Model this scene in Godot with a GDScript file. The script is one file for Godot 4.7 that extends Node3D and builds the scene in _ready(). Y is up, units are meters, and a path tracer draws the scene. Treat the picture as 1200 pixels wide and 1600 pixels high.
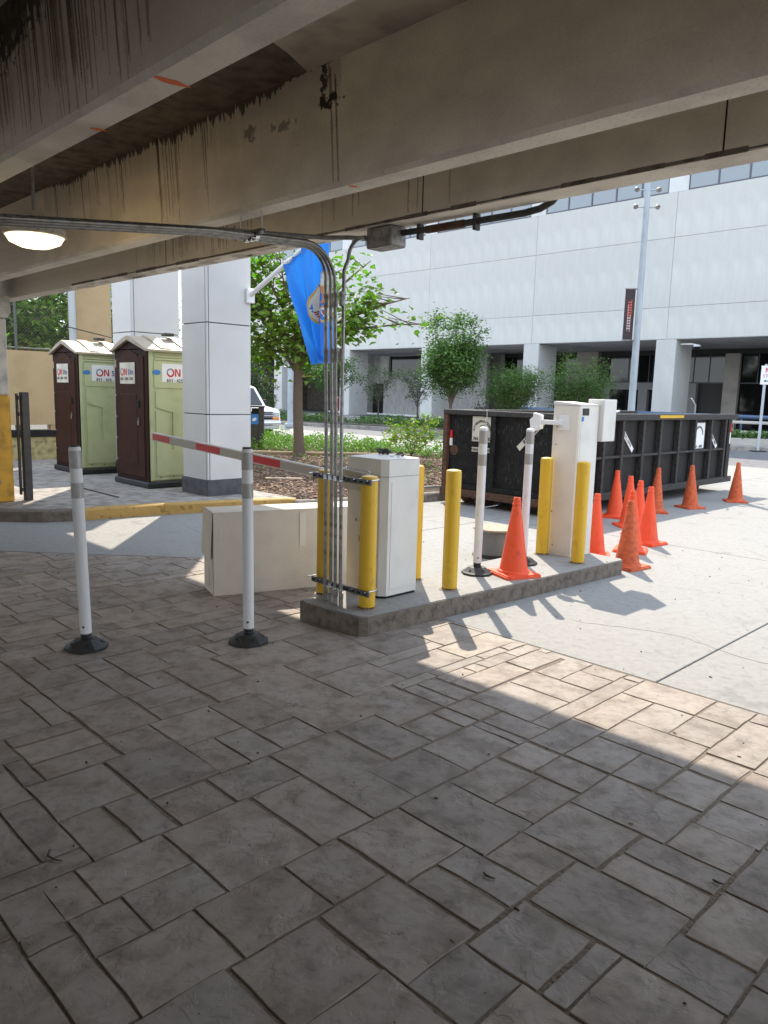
extends Node3D

# ---------------------------------------------------------------- helpers
var taken := {}
var tex := {}
var rng := RandomNumberGenerator.new()

func numbered(called: String) -> String:
	var n: int = taken.get(called, 0)
	taken[called] = n + 1
	return called if n == 0 else "%s_%03d" % [called, n]

func thing(called: String, label: String, category: String, at := Vector3.ZERO, turn := 0.0, group := "") -> Node3D:
	var o := Node3D.new()
	o.name = numbered(called)
	add_child(o)
	o.position = at
	o.rotation.y = turn
	o.set_meta("label", label)
	o.set_meta("category", category)
	if group:
		o.set_meta("group", group)
	return o

func struct_root(called: String) -> Node3D:
	var o := Node3D.new()
	o.name = numbered(called)
	add_child(o)
	o.set_meta("kind", "structure")
	return o

func part(called: String, shape, mat: Material, parent: Node = null) -> MeshInstance3D:
	var o := MeshInstance3D.new()
	o.name = called
	if shape is SurfaceTool:
		shape.generate_normals()
		o.mesh = shape.commit()
	else:
		o.mesh = shape
	if mat:
		o.material_override = mat
	if parent == null:
		o.name = numbered(called)
		add_child(o)
	else:
		parent.add_child(o, true)
	return o

func struct(called: String, shape, mat: Material) -> MeshInstance3D:
	var o := part(called, shape, mat)
	o.set_meta("kind", "structure")
	return o

func tag(o: Node, label: String, category: String, group := "") -> Node:
	o.set_meta("label", label)
	o.set_meta("category", category)
	if group:
		o.set_meta("group", group)
	return o

func copy(o: Node3D, label: String, at: Vector3, turn := 0.0) -> Node3D:
	var c: Node3D = o.duplicate()
	c.name = numbered(String(o.name).rstrip("_0123456789"))
	add_child(c)
	c.position = at
	c.rotation.y = turn
	c.set_meta("label", label)
	return c

func S() -> SurfaceTool:
	var st := SurfaceTool.new()
	st.begin(Mesh.PRIMITIVE_TRIANGLES)
	st.set_smooth_group(-1)
	return st

func tri(st: SurfaceTool, a: Vector3, b: Vector3, c: Vector3) -> void:
	st.add_vertex(a)
	st.add_vertex(b)
	st.add_vertex(c)

func quad(st: SurfaceTool, a: Vector3, b: Vector3, c: Vector3, d: Vector3) -> void:
	tri(st, a, b, c)
	tri(st, a, c, d)

# quad with texture coordinates: a is uv (u0,v0), b (u1,v0), c (u1,v1), d (u0,v1)
func quad_uv(st: SurfaceTool, a: Vector3, b: Vector3, c: Vector3, d: Vector3, r := Rect2(0, 0, 1, 1)) -> void:
	var uv := [r.position, r.position + Vector2(r.size.x, 0), r.end, r.position + Vector2(0, r.size.y)]
	var p := [a, b, c, d]
	for i in [0, 1, 2, 0, 2, 3]:
		st.set_uv(uv[i])
		st.add_vertex(p[i])

# box with chamfered edges
func box(st: SurfaceTool, c: Vector3, s: Vector3, bev := 0.0, xf := Transform3D()) -> SurfaceTool:
	var h := s / 2.0
	st.set_smooth_group(-1)
	bev = minf(bev, minf(h.x, minf(h.y, h.z)) * 0.95)
	var f := func(x: float, y: float, z: float) -> Vector3: return xf * (c + Vector3(x, y, z))
	if bev <= 0.0:
		for a in 3:
			for sg in [-1.0, 1.0]:
				var p := []
				for k in 4:
					var v := Vector3.ZERO
					v[a] = sg * h[a]
					v[(a + 1) % 3] = h[(a + 1) % 3] * [-1, 1, 1, -1][k]
					v[(a + 2) % 3] = h[(a + 2) % 3] * [-1, -1, 1, 1][k]
					p.append(xf * (c + v))
				if sg > 0:
					quad(st, p[0], p[3], p[2], p[1])
				else:
					quad(st, p[0], p[1], p[2], p[3])
		return st
	# vertex for corner (sx,sy,sz) lying on the face across axis a
	var v := func(sx: float, sy: float, sz: float, a: int) -> Vector3:
		var k := [sx, sy, sz]
		var q := Vector3.ZERO
		for i in 3:
			q[i] = k[i] * (h[i] if i == a else h[i] - bev)
		return xf * (c + q)
	for a in 3:
		var b := (a + 1) % 3
		var d := (a + 2) % 3
		for sg in [-1.0, 1.0]:
			var p := []
			for k in 4:
				var q := Vector3.ZERO
				q[a] = sg
				q[b] = [-1, 1, 1, -1][k]
				q[d] = [-1, -1, 1, 1][k]
				p.append(v.call(q.x, q.y, q.z, a))
			if sg > 0:
				quad(st, p[0], p[3], p[2], p[1])
			else:
				quad(st, p[0], p[1], p[2], p[3])
	for a in 3:
		var b := (a + 1) % 3
		var d := (a + 2) % 3
		for sb in [-1.0, 1.0]:
			for sd in [-1.0, 1.0]:
				var q0 := Vector3.ZERO
				q0[a] = -1
				q0[b] = sb
				q0[d] = sd
				var q1 := q0
				q1[a] = 1
				var p := [v.call(q0.x, q0.y, q0.z, b), v.call(q1.x, q1.y, q1.z, b), v.call(q1.x, q1.y, q1.z, d), v.call(q0.x, q0.y, q0.z, d)]
				if sb * sd > 0:
					quad(st, p[0], p[1], p[2], p[3])
				else:
					quad(st, p[0], p[3], p[2], p[1])
	for sx in [-1.0, 1.0]:
		for sy in [-1.0, 1.0]:
			for sz in [-1.0, 1.0]:
				var p := [v.call(sx, sy, sz, 0), v.call(sx, sy, sz, 1), v.call(sx, sy, sz, 2)]
				if sx * sy * sz > 0:
					tri(st, p[0], p[2], p[1])
				else:
					tri(st, p[0], p[1], p[2])
	return st

func bx(c: Vector3, s: Vector3, bev := 0.0, xf := Transform3D()) -> SurfaceTool:
	return box(S(), c, s, bev, xf)

# box given by its two corners
func span(a: Vector3, b: Vector3, bev := 0.0) -> SurfaceTool:
	return box(S(), (a + b) / 2.0, (b - a).abs(), bev)

# swept round bar; r is one radius or an array of them
func tube(st: SurfaceTool, pts: Array, r, n := 10, caps := true) -> SurfaceTool:
	var rings := []
	var t0: Vector3 = (pts[1] - pts[0]).normalized()
	var side := t0.cross(Vector3.UP if absf(t0.y) < 0.9 else Vector3.RIGHT).normalized()
	for i in pts.size():
		var t: Vector3
		if i == 0:
			t = t0
		elif i == pts.size() - 1:
			t = (pts[i] - pts[i - 1]).normalized()
		else:
			t = ((pts[i] - pts[i - 1]).normalized() + (pts[i + 1] - pts[i]).normalized()).normalized()
		side = (side - t * side.dot(t)).normalized()
		var up := side.cross(t)
		var rad: float = r[i] if r is Array else r
		var ring := []
		for k in n:
			var a := TAU * k / n
			ring.append(pts[i] + (side * cos(a) + up * sin(a)) * rad)
		rings.append(ring)
	st.set_smooth_group(1)
	for i in rings.size() - 1:
		for k in n:
			var k2 := (k + 1) % n
			quad(st, rings[i][k], rings[i + 1][k], rings[i + 1][k2], rings[i][k2])
	if caps:
		st.set_smooth_group(-1)
		for k in n:
			var k2 := (k + 1) % n
			tri(st, pts[0], rings[0][k], rings[0][k2])
			var l := rings.size() - 1
			tri(st, pts[l], rings[l][k2], rings[l][k])
	return st

# turned shape: profile of (radius, height); every band is smooth round and sharp against the next unless soft
func lathe(st: SurfaceTool, prof: Array, n := 20, at := Vector3.ZERO, soft := false, xf := Transform3D()) -> SurfaceTool:
	for i in prof.size() - 1:
		st.set_smooth_group(1 if soft else i + 1)
		for k in n:
			var a := TAU * k / n
			var b := TAU * (k + 1) / n
			var p: Vector2 = prof[i]
			var q: Vector2 = prof[i + 1]
			var p0 := xf * (at + Vector3(cos(a) * p.x, p.y, sin(a) * p.x))
			var p1 := xf * (at + Vector3(cos(b) * p.x, p.y, sin(b) * p.x))
			var q0 := xf * (at + Vector3(cos(a) * q.x, q.y, sin(a) * q.x))
			var q1 := xf * (at + Vector3(cos(b) * q.x, q.y, sin(b) * q.x))
			if p.x > 0.00001:
				tri(st, p0, p1, q1)
			if q.x > 0.00001:
				tri(st, p0, q1, q0)
	st.set_smooth_group(-1)
	return st

# flat polygon raised along y, with upright sides
func slab_poly(st: SurfaceTool, poly: PackedVector2Array, y0: float, y1: float) -> SurfaceTool:
	if Geometry2D.is_polygon_clockwise(poly):
		poly.reverse()
	var idx := Geometry2D.triangulate_polygon(poly)
	for i in range(0, idx.size(), 3):
		var p := []
		for k in 3:
			p.append(Vector3(poly[idx[i + k]].x, y1, poly[idx[i + k]].y))
		if (p[1] - p[0]).cross(p[2] - p[0]).y > 0:
			tri(st, p[0], p[2], p[1])
		else:
			tri(st, p[0], p[1], p[2])
	for i in poly.size():
		var a := poly[i]
		var b := poly[(i + 1) % poly.size()]
		quad(st, Vector3(a.x, y1, a.y), Vector3(b.x, y1, b.y), Vector3(b.x, y0, b.y), Vector3(a.x, y0, a.y))
	return st

# polygon in the x-y plane given depth along z from z0 to z1, then placed by xf
func prism(st: SurfaceTool, poly: PackedVector2Array, z0: float, z1: float, xf := Transform3D()) -> SurfaceTool:
	if Geometry2D.is_polygon_clockwise(poly):
		poly.reverse()
	var idx := Geometry2D.triangulate_polygon(poly)
	for i in range(0, idx.size(), 3):
		var p := []
		for k in 3:
			p.append(poly[idx[i + k]])
		if (p[1] - p[0]).cross(p[2] - p[0]) > 0:
			p.reverse()
		tri(st, xf * Vector3(p[0].x, p[0].y, z1), xf * Vector3(p[1].x, p[1].y, z1), xf * Vector3(p[2].x, p[2].y, z1))
		tri(st, xf * Vector3(p[0].x, p[0].y, z0), xf * Vector3(p[2].x, p[2].y, z0), xf * Vector3(p[1].x, p[1].y, z0))
	for i in poly.size():
		var a := poly[i]
		var b := poly[(i + 1) % poly.size()]
		quad(st, xf * Vector3(a.x, a.y, z0), xf * Vector3(a.x, a.y, z1), xf * Vector3(b.x, b.y, z1), xf * Vector3(b.x, b.y, z0))
	return st

func P2(flat: Array) -> PackedVector2Array:
	var out := PackedVector2Array()
	for i in range(0, flat.size(), 2):
		out.append(Vector2(flat[i], flat[i + 1]))
	return out

# ---------------------------------------------------------------- lettering
func font(bold := true, serif := false) -> Font:
	var f := SystemFont.new()
	f.font_names = PackedStringArray(["Droid Serif" if serif else "Droid Sans"])
	f.font_weight = 700 if bold else 400
	return f

var font_bold: Font
var font_plain: Font

func letters(words: String, cap: float, bold := true, depth := 0.002) -> TextMesh:
	var t := TextMesh.new()
	t.text = words
	t.font = font_bold if bold else font_plain
	t.font_size = 32
	t.pixel_size = cap / (0.714 * 32.0)
	t.depth = depth
	t.curve_step = 3.0
	return t

func write(words: String, cap: float, mat: Material, xf: Transform3D, parent: Node, bold := true, squeeze := 1.0) -> void:
	var o := part("lettering", letters(words, cap, bold), mat, parent)
	o.transform = xf.scaled_local(Vector3(squeeze, 1, 1))

func arc_words(words: String, cap: float, radius: float, mid: float, step: float, mat: Material, xf: Transform3D, parent: Node, inward := false) -> void:
	var st := S()
	for i in words.length():
		if words[i] == " ":
			continue
		var a := mid - (i - (words.length() - 1) / 2.0) * step * (-1.0 if inward else 1.0)
		var b := Basis(Vector3.BACK, a - PI / 2 if not inward else a + PI / 2)
		st.append_from(letters(words[i], cap), 0, xf * Transform3D(b, Vector3(cos(a) * radius, sin(a) * radius, 0)))
	var o := MeshInstance3D.new()
	o.name = "lettering"
	o.mesh = st.commit()
	o.material_override = mat
	parent.add_child(o, true)

# ---------------------------------------------------------------- materials
func L(r: float, g := -1.0, b := -1.0) -> Color:
	return (Color(r, r, r) if g < 0 else Color(r, g, b)).linear_to_srgb()

# seamless noise coloured by stops [offset, linear value or Color]
func ntex(key: String, seed_: int, freq: float, stops: Array, size := 512, octaves := 5, warp := 0.0, ridged := false) -> Texture2D:
	if tex.has(key):
		return tex[key]
	var n := FastNoiseLite.new()
	n.seed = seed_
	n.noise_type = FastNoiseLite.TYPE_SIMPLEX_SMOOTH
	n.frequency = freq
	n.fractal_octaves = octaves
	if ridged:
		n.fractal_type = FastNoiseLite.FRACTAL_RIDGED
	if warp > 0:
		n.domain_warp_enabled = true
		n.domain_warp_amplitude = warp
		n.domain_warp_frequency = freq
	var g := Gradient.new()
	var off := PackedFloat32Array()
	var cols := PackedColorArray()
	for s in stops:
		off.append(s[0])
		cols.append(L(s[1]) if not s[1] is Color else s[1])
	g.offsets = off
	g.colors = cols
	var t := NoiseTexture2D.new()
	t.width = size
	t.height = size
	t.seamless = true
	t.seamless_blend_skirt = 0.2
	t.noise = n
	t.color_ramp = g
	tex[key] = t
	return t

func M(col: Color, rough := 0.8, opts := {}) -> StandardMaterial3D:
	var m := StandardMaterial3D.new()
	m.albedo_color = col
	m.roughness = rough
	m.metallic = opts.get("metal", 0.0)
	m.metallic_specular = opts.get("spec", 0.5)
	if opts.has("tex"):
		m.albedo_texture = opts.tex
	if opts.has("bump"):
		m.heightmap_enabled = true
		m.heightmap_texture = opts.bump
		m.heightmap_scale = opts.get("relief", 0.3)
	if opts.has("rtex"):
		m.roughness_texture = opts.rtex
	if opts.has("tex") or opts.has("bump") or opts.has("rtex"):
		m.uv1_triplanar = true
		m.uv1_world_triplanar = opts.get("world", true)
		var k = opts.get("scale", 1.0)
		m.uv1_scale = k if k is Vector3 else Vector3.ONE * k
	if opts.has("over"):
		m.detail_enabled = true
		m.detail_albedo = opts.over
		m.detail_blend_mode = BaseMaterial3D.BLEND_MODE_MUL
		m.detail_uv_layer = BaseMaterial3D.DETAIL_UV_2
		m.uv2_triplanar = true
		m.uv2_world_triplanar = true
		m.uv2_scale = Vector3.ONE * float(opts.get("over_scale", 0.3))
	if opts.has("back"):
		m.backlight_enabled = true
		m.backlight = opts.back
	if opts.has("coat"):
		m.clearcoat_enabled = true
		m.clearcoat = opts.coat
		m.clearcoat_roughness = 0.15
	return m

var mats := {}

func make_materials() -> void:
	var grime := ntex("grime", 3, 0.012, [[0.0, 0.45], [0.45, 0.85], [0.75, 1.0]], 512, 6, 20.0)
	var soft := ntex("soft", 5, 0.006, [[0.0, 0.62], [0.5, 0.9], [1.0, 1.0]], 512, 4, 30.0)
	var mild := ntex("mild", 61, 0.009, [[0.0, 0.84], [0.5, 0.95], [1.0, 1.0]], 512, 6, 25.0)
	var lotmap := ntex("lotmap", 67, 0.03, [[0.0, 0.68], [0.3, 0.88], [0.5, 0.96], [0.7, 1.0], [1.0, 0.95]], 1024, 9, 70.0)
	var speck := ntex("speck", 7, 0.09, [[0.0, 0.55], [0.32, 0.92], [1.0, 1.0]], 512, 4)
	var fine := ntex("fine", 11, 0.05, [[0.0, 0.0], [1.0, 1.0]], 512, 6)
	var slate := ntex("slate", 13, 0.006, [[0.0, 0.0], [0.28, 0.22], [0.3, 0.34], [0.47, 0.44], [0.485, 0.56], [0.66, 0.68], [0.68, 0.8], [1.0, 1.0]], 1024, 8, 90.0)
	var slate_c := ntex("slate_c", 17, 0.018, [[0.0, 0.55], [0.25, 0.8], [0.5, 0.94], [1.0, 1.0]], 1024, 9, 50.0)
	var blotch := ntex("blotch", 19, 0.012, [[0.0, Color(0.76, 0.74, 0.73)], [0.28, Color(0.86, 0.84, 0.82)], [0.5, Color(0.96, 0.95, 0.94)], [1.0, Color(1, 1, 1)]], 1024, 8, 60.0)
	var scrape := ntex("scrape", 23, 0.02, [[0.0, 0.35], [0.4, 0.8], [0.7, 1.0]], 512, 6, 10.0)
	var bark := ntex("bark", 29, 0.04, [[0.0, 0.35], [0.5, 0.75], [1.0, 1.0]], 512, 5, 20.0)
	var flute := flute_texture()
	mats.slate = []
	for k in 6:
		var v: float = [0.315, 0.33, 0.30, 0.32, 0.335, 0.31][k]
		var w: float = [1.0, 1.015, 0.995, 1.02, 1.01, 0.99][k]
		var sl := M(L(v * w * 1.07, v * 0.94, v * 0.845 / w), 0.72, {"tex": slate_c, "bump": slate, "relief": 1.0, "scale": 0.7, "over": blotch, "over_scale": 0.33})
		sl.uv1_offset = Vector3(0.37, 0.0, 0.61) * k
		sl.vertex_color_use_as_albedo = true
		mats.slate.append(sl)
	mats.joint = M(L(0.19, 0.15, 0.115), 1.0, {"tex": speck, "bump": fine, "relief": 0.6, "scale": 1.2})
	mats.lot = M(L(0.27, 0.263, 0.25), 0.85, {"tex": lotmap, "bump": fine, "relief": 0.3, "scale": 0.42, "over": ntex("lotstain", 83, 0.014, [[0.0, 0.6], [0.14, 0.8], [0.3, 0.97], [1.0, 1.0]], 1024, 8, 50.0), "over_scale": 0.13})
	mats.walk = M(L(0.36, 0.335, 0.31), 0.88, {"tex": grime, "bump": fine, "relief": 0.25, "scale": 0.6, "over": blotch, "over_scale": 0.25})
	mats.kerb = M(L(0.30, 0.27, 0.235), 0.9, {"tex": scrape, "bump": fine, "relief": 0.5, "scale": 0.9, "over": blotch, "over_scale": 0.7})
	mats.kerb_dark = M(L(0.17, 0.14, 0.115), 0.9, {"tex": scrape, "bump": fine, "relief": 0.5, "scale": 0.9})
	mats.kerb_yellow = M(L(0.46, 0.29, 0.09), 0.8, {"tex": ntex("worn", 31, 0.03, [[0.0, Color(0.55, 0.52, 0.5)], [0.2, Color(0.8, 0.74, 0.62)], [0.34, Color(0.98, 0.97, 0.94)], [1.0, Color(0.9, 0.9, 0.9)]], 512, 6), "bump": fine, "relief": 0.4, "scale": 0.4})
	mats.asphalt = M(L(0.15, 0.145, 0.15), 0.9, {"tex": grime, "bump": speck, "relief": 0.3, "scale": 0.5})
	mats.earth = M(L(0.12, 0.11, 0.09), 1.0, {"tex": grime, "scale": 0.3})
	mats.mulch = M(L(0.14, 0.095, 0.07), 1.0, {"tex": speck, "bump": fine, "relief": 3.0, "scale": 1.1, "over": grime, "over_scale": 0.5})
	mats.beam = M(L(0.82, 0.76, 0.66), 0.85, {"tex": soft, "bump": fine, "relief": 0.12, "scale": 0.5, "over": speck, "over_scale": 0.9})
	mats.deck = M(L(0.58, 0.52, 0.43), 0.9, {"tex": grime, "bump": fine, "relief": 0.2, "scale": 0.4})
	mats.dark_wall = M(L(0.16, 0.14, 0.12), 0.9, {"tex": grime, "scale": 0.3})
	mats.cream = M(L(0.62, 0.57, 0.49), 0.7, {"tex": grime, "bump": fine, "relief": 0.2, "scale": 0.5, "over": speck, "over_scale": 0.6})
	mats.column_yellow = M(L(0.60, 0.31, 0.02), 0.6, {"tex": grime, "bump": fine, "relief": 0.2, "scale": 0.6})
	mats.chip = M(L(0.36, 0.30, 0.25), 0.95, {"tex": grime, "scale": 1.0})
	mats.white_wall = M(L(0.59, 0.59, 0.57), 0.75, {"tex": ntex("panel", 37, 0.004, [[0.0, 0.9], [1.0, 1.0]], 256, 3), "bump": flute, "relief": 0.8, "scale": Vector3(1.0, 0.4, 1.0), "over": mild, "over_scale": 0.05})
	var rain := ntex("rain", 71, 0.02, [[0.0, 0.94], [0.4, 0.975], [1.0, 1.0]], 512, 6)
	mats.facade = []
	for k in 4:
		var v: float = [0.585, 0.60, 0.57, 0.592][k]
		var fm := M(L(v * 1.03, v * 1.02, v * 0.97), 0.75, {"tex": tex.panel, "bump": flute, "relief": 0.8, "scale": Vector3(1.0, 0.4, 1.0), "over": rain, "over_scale": 1.0})
		fm.uv2_scale = Vector3(0.5, 0.045, 0.5)
		mats.facade.append(fm)
	mats.white_smooth = M(L(0.63, 0.635, 0.62), 0.7, {"tex": mild, "scale": 0.15})
	mats.soffit = M(L(0.55, 0.55, 0.56), 0.8, {"tex": soft, "scale": 0.15})
	mats.groove = M(L(0.52, 0.52, 0.52), 0.9)
	mats.glass_dark = M(L(0.008, 0.009, 0.010), 0.05, {"spec": 0.5})
	mats.glass_strip = M(L(0.20, 0.23, 0.25), 0.12, {"spec": 0.9, "metal": 0.25})
	mats.mullion = M(L(0.09, 0.09, 0.11), 0.5)
	mats.grey_frame = M(L(0.30, 0.30, 0.31), 0.7)
	mats.dark_panel = M(L(0.035, 0.033, 0.033), 0.6)
	mats.beige_pier = M(L(0.50, 0.47, 0.42), 0.8, {"tex": soft, "scale": 0.2})
	mats.panel = M(L(0.60, 0.595, 0.58), 0.5, {"tex": mild, "scale": 0.15})
	mats.panel_gap = M(L(0.14, 0.13, 0.13), 0.7)
	mats.plinth = M(L(0.085, 0.085, 0.095), 0.7, {"tex": grime, "scale": 0.8})
	mats.steel = M(L(0.30, 0.295, 0.285), 0.4, {"metal": 0.85, "tex": scrape, "scale": 1.3, "world": false})
	mats.steel_dull = M(L(0.30, 0.29, 0.28), 0.6, {"metal": 0.5, "tex": scrape, "scale": 1.3, "world": false})
	mats.steel_dark = M(L(0.06, 0.055, 0.05), 0.7, {"tex": scrape, "scale": 1.3, "world": false})
	mats.strut = M(L(0.12, 0.12, 0.125), 0.45, {"metal": 0.7})
	mats.slot = M(L(0.01), 0.9)
	mats.zinc = M(L(0.62, 0.63, 0.65), 0.3, {"metal": 0.9})
	mats.yellow = M(L(0.66, 0.40, 0.012), 0.42, {"tex": ntex("rub", 41, 0.02, [[0.0, 0.5], [0.16, 0.8], [0.26, 0.96], [1.0, 1.0]], 512, 8), "scale": Vector3(1.3, 0.5, 1.3), "coat": 0.25})
	mats.post_white = M(L(0.66, 0.66, 0.67), 0.5, {"tex": ntex("rub2", 43, 0.02, [[0.0, 0.55], [0.16, 0.82], [0.28, 0.96], [1.0, 1.0]], 512, 8), "scale": Vector3(1.3, 0.4, 1.3)})
	mats.reflect = M(L(0.33, 0.32, 0.31), 0.35, {"metal": 0.35, "bump": ntex("cells", 47, 0.16, [[0.0, 0.0], [1.0, 1.0]], 256, 1), "relief": 0.15, "scale": 3.0})
	mats.rubber = M(L(0.022, 0.022, 0.023), 0.6, {"tex": grime, "scale": 3.0})
	mats.cabinet = M(L(0.68, 0.665, 0.63), 0.5, {"tex": mild, "scale": 0.6, "bump": fine, "relief": 0.02})
	mats.cabinet_warm = M(L(0.73, 0.69, 0.62), 0.5, {"tex": mild, "scale": 0.6})
	mats.cone = M(L(0.80, 0.085, 0.022), 0.55, {"tex": ntex("rub3", 53, 0.02, [[0.0, 0.45], [0.18, 0.75], [0.3, 0.94], [1.0, 1.0]], 512, 8), "scale": Vector3(1.5, 0.8, 1.5), "back": Color(0.25, 0.03, 0.01)})
	mats.cone_old = M(L(0.62, 0.115, 0.035), 0.7, {"tex": scrape, "scale": 1.6, "back": Color(0.2, 0.03, 0.01)})
	mats.card = M(L(0.66, 0.61, 0.53), 0.85, {"tex": mild, "scale": 0.9, "bump": fine, "relief": 0.06})
	mats.tape = M(L(0.68, 0.65, 0.58), 0.3)
	mats.red = M(L(0.55, 0.012, 0.018), 0.45)
	mats.arm = M(L(0.60, 0.58, 0.53), 0.5, {"tex": soft, "scale": 0.7})
	mats.arm_band = M(L(0.42, 0.40, 0.36), 0.45)
	mats.dump = M(L(0.075, 0.073, 0.072), 0.6, {"spec": 0.3, "tex": ntex("scuff", 59, 0.03, [[0.0, 0.5], [0.2, 0.24], [0.6, 0.2], [0.7, 0.26], [0.78, 0.8], [1.0, 0.5]], 512, 7, 10.0), "scale": Vector3(1.6, 0.45, 1.6), "over": grime, "over_scale": 0.8, "bump": fine, "relief": 0.15})
	mats.dump_side = M(L(0.024, 0.022, 0.022), 0.55, {"spec": 0.35, "tex": scrape, "scale": Vector3(1.4, 0.35, 1.4), "bump": fine, "relief": 0.15})
	mats.dump_edge = M(L(0.055, 0.052, 0.05), 0.6, {"spec": 0.35, "tex": scrape, "scale": 1.2})
	mats.rust = M(L(0.11, 0.055, 0.032), 0.85, {"tex": scrape, "bump": fine, "relief": 0.3, "scale": 1.3})
	mats.sign = M(L(0.66, 0.62, 0.53), 0.6, {"tex": soft, "scale": 0.8})
	mats.ink = M(L(0.02), 0.6)
	mats.sign_white = M(L(0.78, 0.78, 0.78), 0.5)
	mats.ink_red = M(L(0.5, 0.02, 0.03), 0.5)
	mats.ink_blue = M(L(0.02, 0.05, 0.2), 0.5)
	mats.brown = M(L(0.045, 0.016, 0.010), 0.6, {"spec": 0.25, "tex": soft, "scale": 0.8, "bump": fine, "relief": 0.06})
	mats.brown_dark = M(L(0.025, 0.010, 0.007), 0.6, {"spec": 0.25})
	mats.lime = M(L(0.50, 0.53, 0.30), 0.55, {"tex": mild, "scale": 0.7, "bump": fine, "relief": 0.05})
	mats.roof_cream = M(L(0.42, 0.355, 0.26), 0.5, {"tex": soft, "scale": 0.7, "back": Color(0.3, 0.27, 0.22)})
	mats.tan = M(L(0.48, 0.35, 0.20), 0.9, {"tex": mild, "bump": fine, "relief": 0.2, "scale": 0.4})
	mats.tan_low = M(L(0.42, 0.35, 0.17), 0.9, {"tex": scrape, "bump": fine, "relief": 0.3, "scale": 0.6})
	mats.bronze = M(L(0.05, 0.043, 0.038), 0.55, {"tex": grime, "scale": 1.2})
	mats.fence = M(L(0.10, 0.11, 0.10), 0.6)
	mats.pipe_grey = M(L(0.45, 0.48, 0.50), 0.5)
	mats.pole = M(L(0.38, 0.43, 0.47), 0.5, {"tex": soft, "scale": 0.4})
	mats.banner = M(L(0.045, 0.03, 0.033), 0.8)
	mats.banner_print = M(L(0.55, 0.10, 0.06), 0.8)
	mats.banner_pale = M(L(0.5, 0.36, 0.36), 0.8)
	mats.rail_blue = M(L(0.06, 0.10, 0.18), 0.45)
	mats.bark = M(L(0.20, 0.145, 0.105), 0.95, {"tex": bark, "bump": bark, "relief": 2.5, "scale": Vector3(3.0, 0.7, 3.0)})
	mats.bark_thin = M(L(0.13, 0.105, 0.09), 0.95, {"tex": bark, "scale": 2.0})
	mats.wood = M(L(0.30, 0.21, 0.13), 0.9, {"tex": scrape, "scale": Vector3(0.4, 2.0, 2.0)})
	mats.van = M(L(0.72, 0.72, 0.72), 0.35, {"coat": 0.6})
	mats.chrome = M(L(0.6, 0.6, 0.61), 0.15, {"metal": 0.95})
	mats.tyre = M(L(0.02), 0.8)
	mats.amber = M(L(0.7, 0.20, 0.02), 0.3)
	mats.lamp_clear = M(L(0.5, 0.52, 0.54), 0.15, {"metal": 0.4})
	mats.screen_blue = M(L(0.04, 0.20, 0.50), 0.5)
	mats.flag = M(L(0.015, 0.16, 0.55), 0.65, {"back": L(0.01, 0.16, 0.55)})
	mats.flag_white = M(L(0.75, 0.72, 0.66), 0.6, {"back": Color(0.9, 0.85, 0.7)})
	mats.flag_gold = M(L(0.65, 0.42, 0.08), 0.6, {"back": Color(0.8, 0.5, 0.1)})
	mats.flag_tan = M(L(0.40, 0.18, 0.10), 0.6, {"back": Color(0.5, 0.2, 0.1)})
	mats.flag_red = M(L(0.45, 0.03, 0.03), 0.6, {"back": Color(0.5, 0.05, 0.05)})
	mats.spray = M(L(0.75, 0.16, 0.04), 0.7)
	mats.white_paint = M(L(0.75), 0.6)
	mats.reel_wood = M(L(0.42, 0.34, 0.25), 0.9, {"tex": scrape, "scale": 2.0})
	mats.cable_grey = M(L(0.22, 0.22, 0.23), 0.6)
	mats.louver = M(L(0.05, 0.05, 0.06), 0.6)
	mats.yellow_bar = M(L(0.6, 0.38, 0.05), 0.6)
	mats.wall_grey = M(L(0.56, 0.56, 0.55), 0.8, {"tex": soft, "bump": flute, "relief": 0.5, "scale": Vector3(1.0, 0.4, 1.0)})
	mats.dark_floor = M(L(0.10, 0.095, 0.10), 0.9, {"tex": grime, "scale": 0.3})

func leaf_mat(r: float, g: float, b: float, through := 0.42) -> StandardMaterial3D:
	var m := M(L(r, g, b), 0.55, {"back": L(through * 0.42, through, through * 0.06)})
	m.vertex_color_use_as_albedo = true
	return m

# narrow upright ribs, as height
func flute_texture() -> Texture2D:
	var im := Image.create_empty(256, 8, false, Image.FORMAT_L8)
	var r := RandomNumberGenerator.new()
	r.seed = 4
	for k in 16:
		im.fill_rect(Rect2i(k * 16, 0, 9 + r.randi_range(-1, 1), 8), Color(0.9, 0.9, 0.9))
	return ImageTexture.create_from_image(im)

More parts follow.
